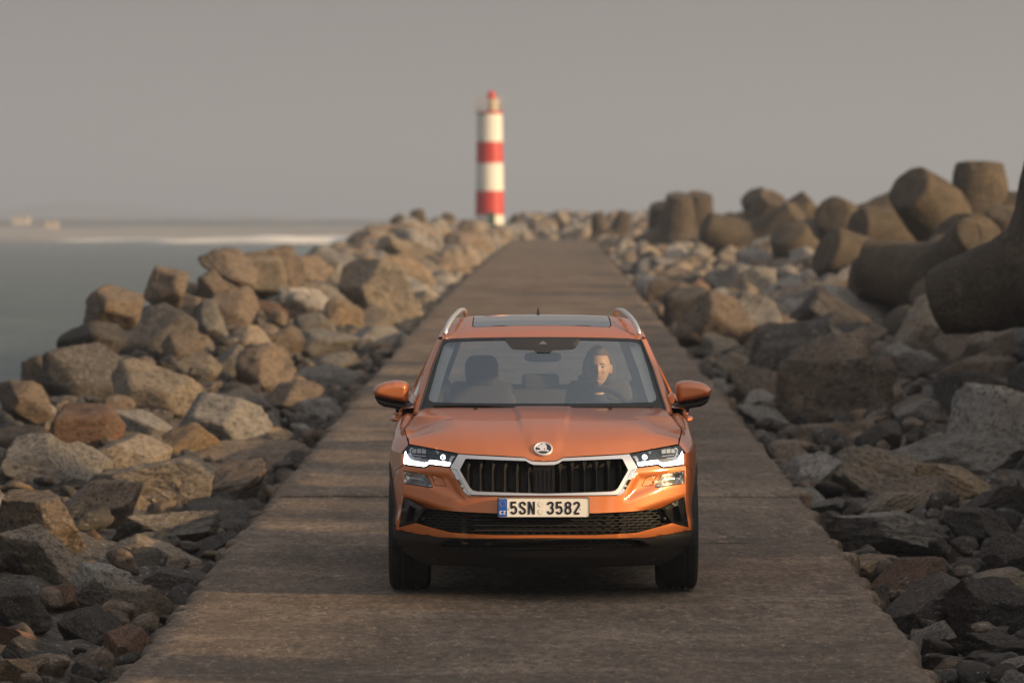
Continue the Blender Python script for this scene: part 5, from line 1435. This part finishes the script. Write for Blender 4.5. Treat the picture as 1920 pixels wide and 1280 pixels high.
def wheel_pt(a, r_=.182, up=0.0):   # on the rim, relative to the person's origin
    p = Matrix.Rotation(R(64), 3, 'X') @ Vector((r_ * math.cos(R(a)), r_ * math.sin(R(a)), up))
    return Vector((.362 - px_ + p.x, 1.24 - 1.80 + p.y, .950 - .36 + p.z))
hipz = .10
body = [((0, .05, hipz), (.13, .10)), ((0, .09, .28), (.125, .095)), ((0, .10, sh - .06), (.15, .09)), ((0, .07, sh + .03), (.065, .06)), ((0, .035, sh + .13), (.050, .052))]
bones = [(0, 1), (1, 2), (2, 3), (3, 4)]
def add(pt, r_, par): body.append((tuple(pt), r_)); bones.append((par, len(body) - 1)); return len(body) - 1
hands = {}
for s in (-1, 1):
    shd = add((s * .17, .09, sh - .01), .058, 2); el = add((s * .25, -.14, sh - .25), .042, shd)
    w_ = wheel_pt(90 - s * 112) + Vector((s * .02, .075, .0)); wr = add(w_ + Vector((0, 0, -.01)), .027, el); hands[s] = (wr, w_)
    hp_ = add((s * .10, -.02, hipz - .01), .085, 0); kn = add((s * .14, -.48, hipz + .06), .062, hp_); an = add((s * .12, -.80, hipz - .30), .042, kn); add((s * .12, -.95, hipz - .33), .036, an)
vs, fs = skin_body('body_tmp', body, bones, shirt)
mats_ = [shirt] * len(fs)
bm_ = MB(); bm_.v = list(mb.v); bm_.f = list(mb.f); nhead = len(mb.f)
bm_.add(vs, fs); nbody = len(bm_.f)
for s in (-1, 1):   # hands: palm and five curled fingers on the rim
    wr, w_ = hands[s]; c = wheel_pt(90 - s * 112); t = (wheel_pt(90 - s * 112 + 6) - wheel_pt(90 - s * 112 - 6)).normalized()
    dn = Vector((0, -1, .25)).normalized(); inn = (Vector((.362 - px_, -.56, .590)) - c).normalized()
    js = [(tuple(w_), (.024, .018)), (tuple(c + Vector((0, .045, 0)) - inn * .004), (.036, .015)), (tuple(c + Vector((0, .024, 0)) - inn * .014), (.038, .013))]; bs = [(0, 1), (1, 2)]
    for k in range(4):
        off = t * (k - 1.5) * .0205; r_ = (.0082, .0088, .0085, .0074)[k]; base = c + off + Vector((0, .012, 0)) - inn * .020
        i0 = len(js); L = (.9, 1.05, 1.0, .8)[k]
        js += [(tuple(base), r_), (tuple(c + off * 1.05 + dn * .021 * L - inn * .012), r_ * .95), (tuple(c + off * 1.05 + dn * .026 * L + inn * .010), r_ * .9), (tuple(c + off + dn * .008 + inn * .026), r_ * .8)]
        bs += [(2, i0), (i0, i0 + 1), (i0 + 1, i0 + 2), (i0 + 2, i0 + 3)]
    i0 = len(js); js += [(tuple(c + Vector((0, .040, 0)) + inn * .022 + t * .018), .010), (tuple(c + Vector((0, .012, 0)) + inn * .030 + t * .032), .0092), (tuple(c - Vector((0, .008, 0)) + inn * .022 + t * .046), .008)]
    bs += [(1, i0), (i0, i0 + 1), (i0 + 1, i0 + 2)]
    v2, f2 = skin_body('hand_tmp', js, bs, skin, 1); bm_.add(v2, f2)
me = bpy.data.meshes.new('body'); me.from_pydata(bm_.v, [], bm_.f); me.update()
me.materials.append(skin); me.materials.append(shirt)
zn = sh + .105
idx = []
V_ = bm_.v
for i, f in enumerate(bm_.f):
    if i < nhead or i >= nbody: idx.append(0)
    else:
        z = sum(V_[k][2] for k in f) / len(f); x = sum(V_[k][0] for k in f) / len(f); y = sum(V_[k][1] for k in f) / len(f)
        idx.append(0 if (z > zn - .02 * (y < .03) and abs(x) < .09) else 1)
me.polygons.foreach_set('material_index', idx)
bo = link('body', me, None, person)
# hair
def hair(u, v):
    th = 2 * math.pi * u; k = 1 - v
    front = max(0, -math.cos(th))
    vmin = .575 + .145 * sm(-.05, .45, -math.cos(th)) - .12 * sm(0, .5, math.cos(th))
    p = head_fn(u, .012 + .976 * (vmin + (1 - vmin) * v))
    n = Vector((p.x / .073, p.y / .094, max(0, p.z) / .118)).normalized() if p.length > 0 else Vector((0, 0, 1))
    t = .001 + .015 * sm(0, .45, v) * sm(1.15, .8, v) + .004 * noise.noise(Vector((p.x * 45, p.y * 45, p.z * 60))) * sm(0, .2, v) * sm(1, .7, v) + .008 * sm(.3, .9, front) * sm(.02, .35, v)
    return tuple(p + n * t + Vector((0, 0, HZc)))
mb = MB(); mb.grid(hair, 96, 40); mb.build('hair', hair_m, person)
brow = MB(); 
for s in (-1, 1): brow.tube([(s * .014, -.1015, HZc + .021), (s * .027, -.098, HZc + .026), (s * .042, -.087, HZc + .021)], [.0022, .0028, .0014], 8)
brow.build('eyebrows', hair_m, person)
ew = mat('eye_white', (.34, .32, .30), .4); ei = mat('iris_dark', (.03, .02, .015), .2)
for s in (-1, 1):
    e_ = MB(); e_.lathe([(0.0005, .012), (.0085, .0085), (.012, .0), (.0085, -.0085), (.0005, -.012)][::-1], (s * .029, -.0745, HZc + .004), 'Y', 20); o = e_.build('eye', ew, person)
    MB().lathe([(0.0002, -.0125), (.0045, -.0115), (.0056, -.0103)], (s * .029, -.0747, HZc + .004), 'Y', 16).build('iris', ei, o)
lip = MB(); lip.tube([(-.020, -.0915, HZc - .058), (-.008, -.0985, HZc - .0575), (0, -.0990, HZc - .0585), (.008, -.0985, HZc - .0575), (.021, -.0915, HZc - .056)], [.001, .0024, .0026, .0024, .001], 8, flat=.9); lip.build('lips', mat('lip_rose', (.36, .16, .12), .5), person)
# ------------------------------------------------------------------ haze in the air over the sea
hz = MB().box((0, 4400, 45), (11000, 9600, 102)).build('haze', None, smooth=False)
hm = bpy.data.materials.new('haze_air'); hm.use_nodes = True; t = hm.node_tree; t.nodes.clear()
o_ = t.nodes.new('ShaderNodeOutputMaterial'); pv = t.nodes.new('ShaderNodeVolumePrincipled')
pv.inputs['Color'].default_value = (0.62, 0.72, 0.88, 1); pv.inputs['Density'].default_value = 0.00046; pv.inputs['Anisotropy'].default_value = 0.2
t.links.new(pv.outputs[0], o_.inputs['Volume']); hz.data.materials.append(hm)
tag(hz, 'thin haze over the sea and the breakwater', 'haze', kind='stuff')
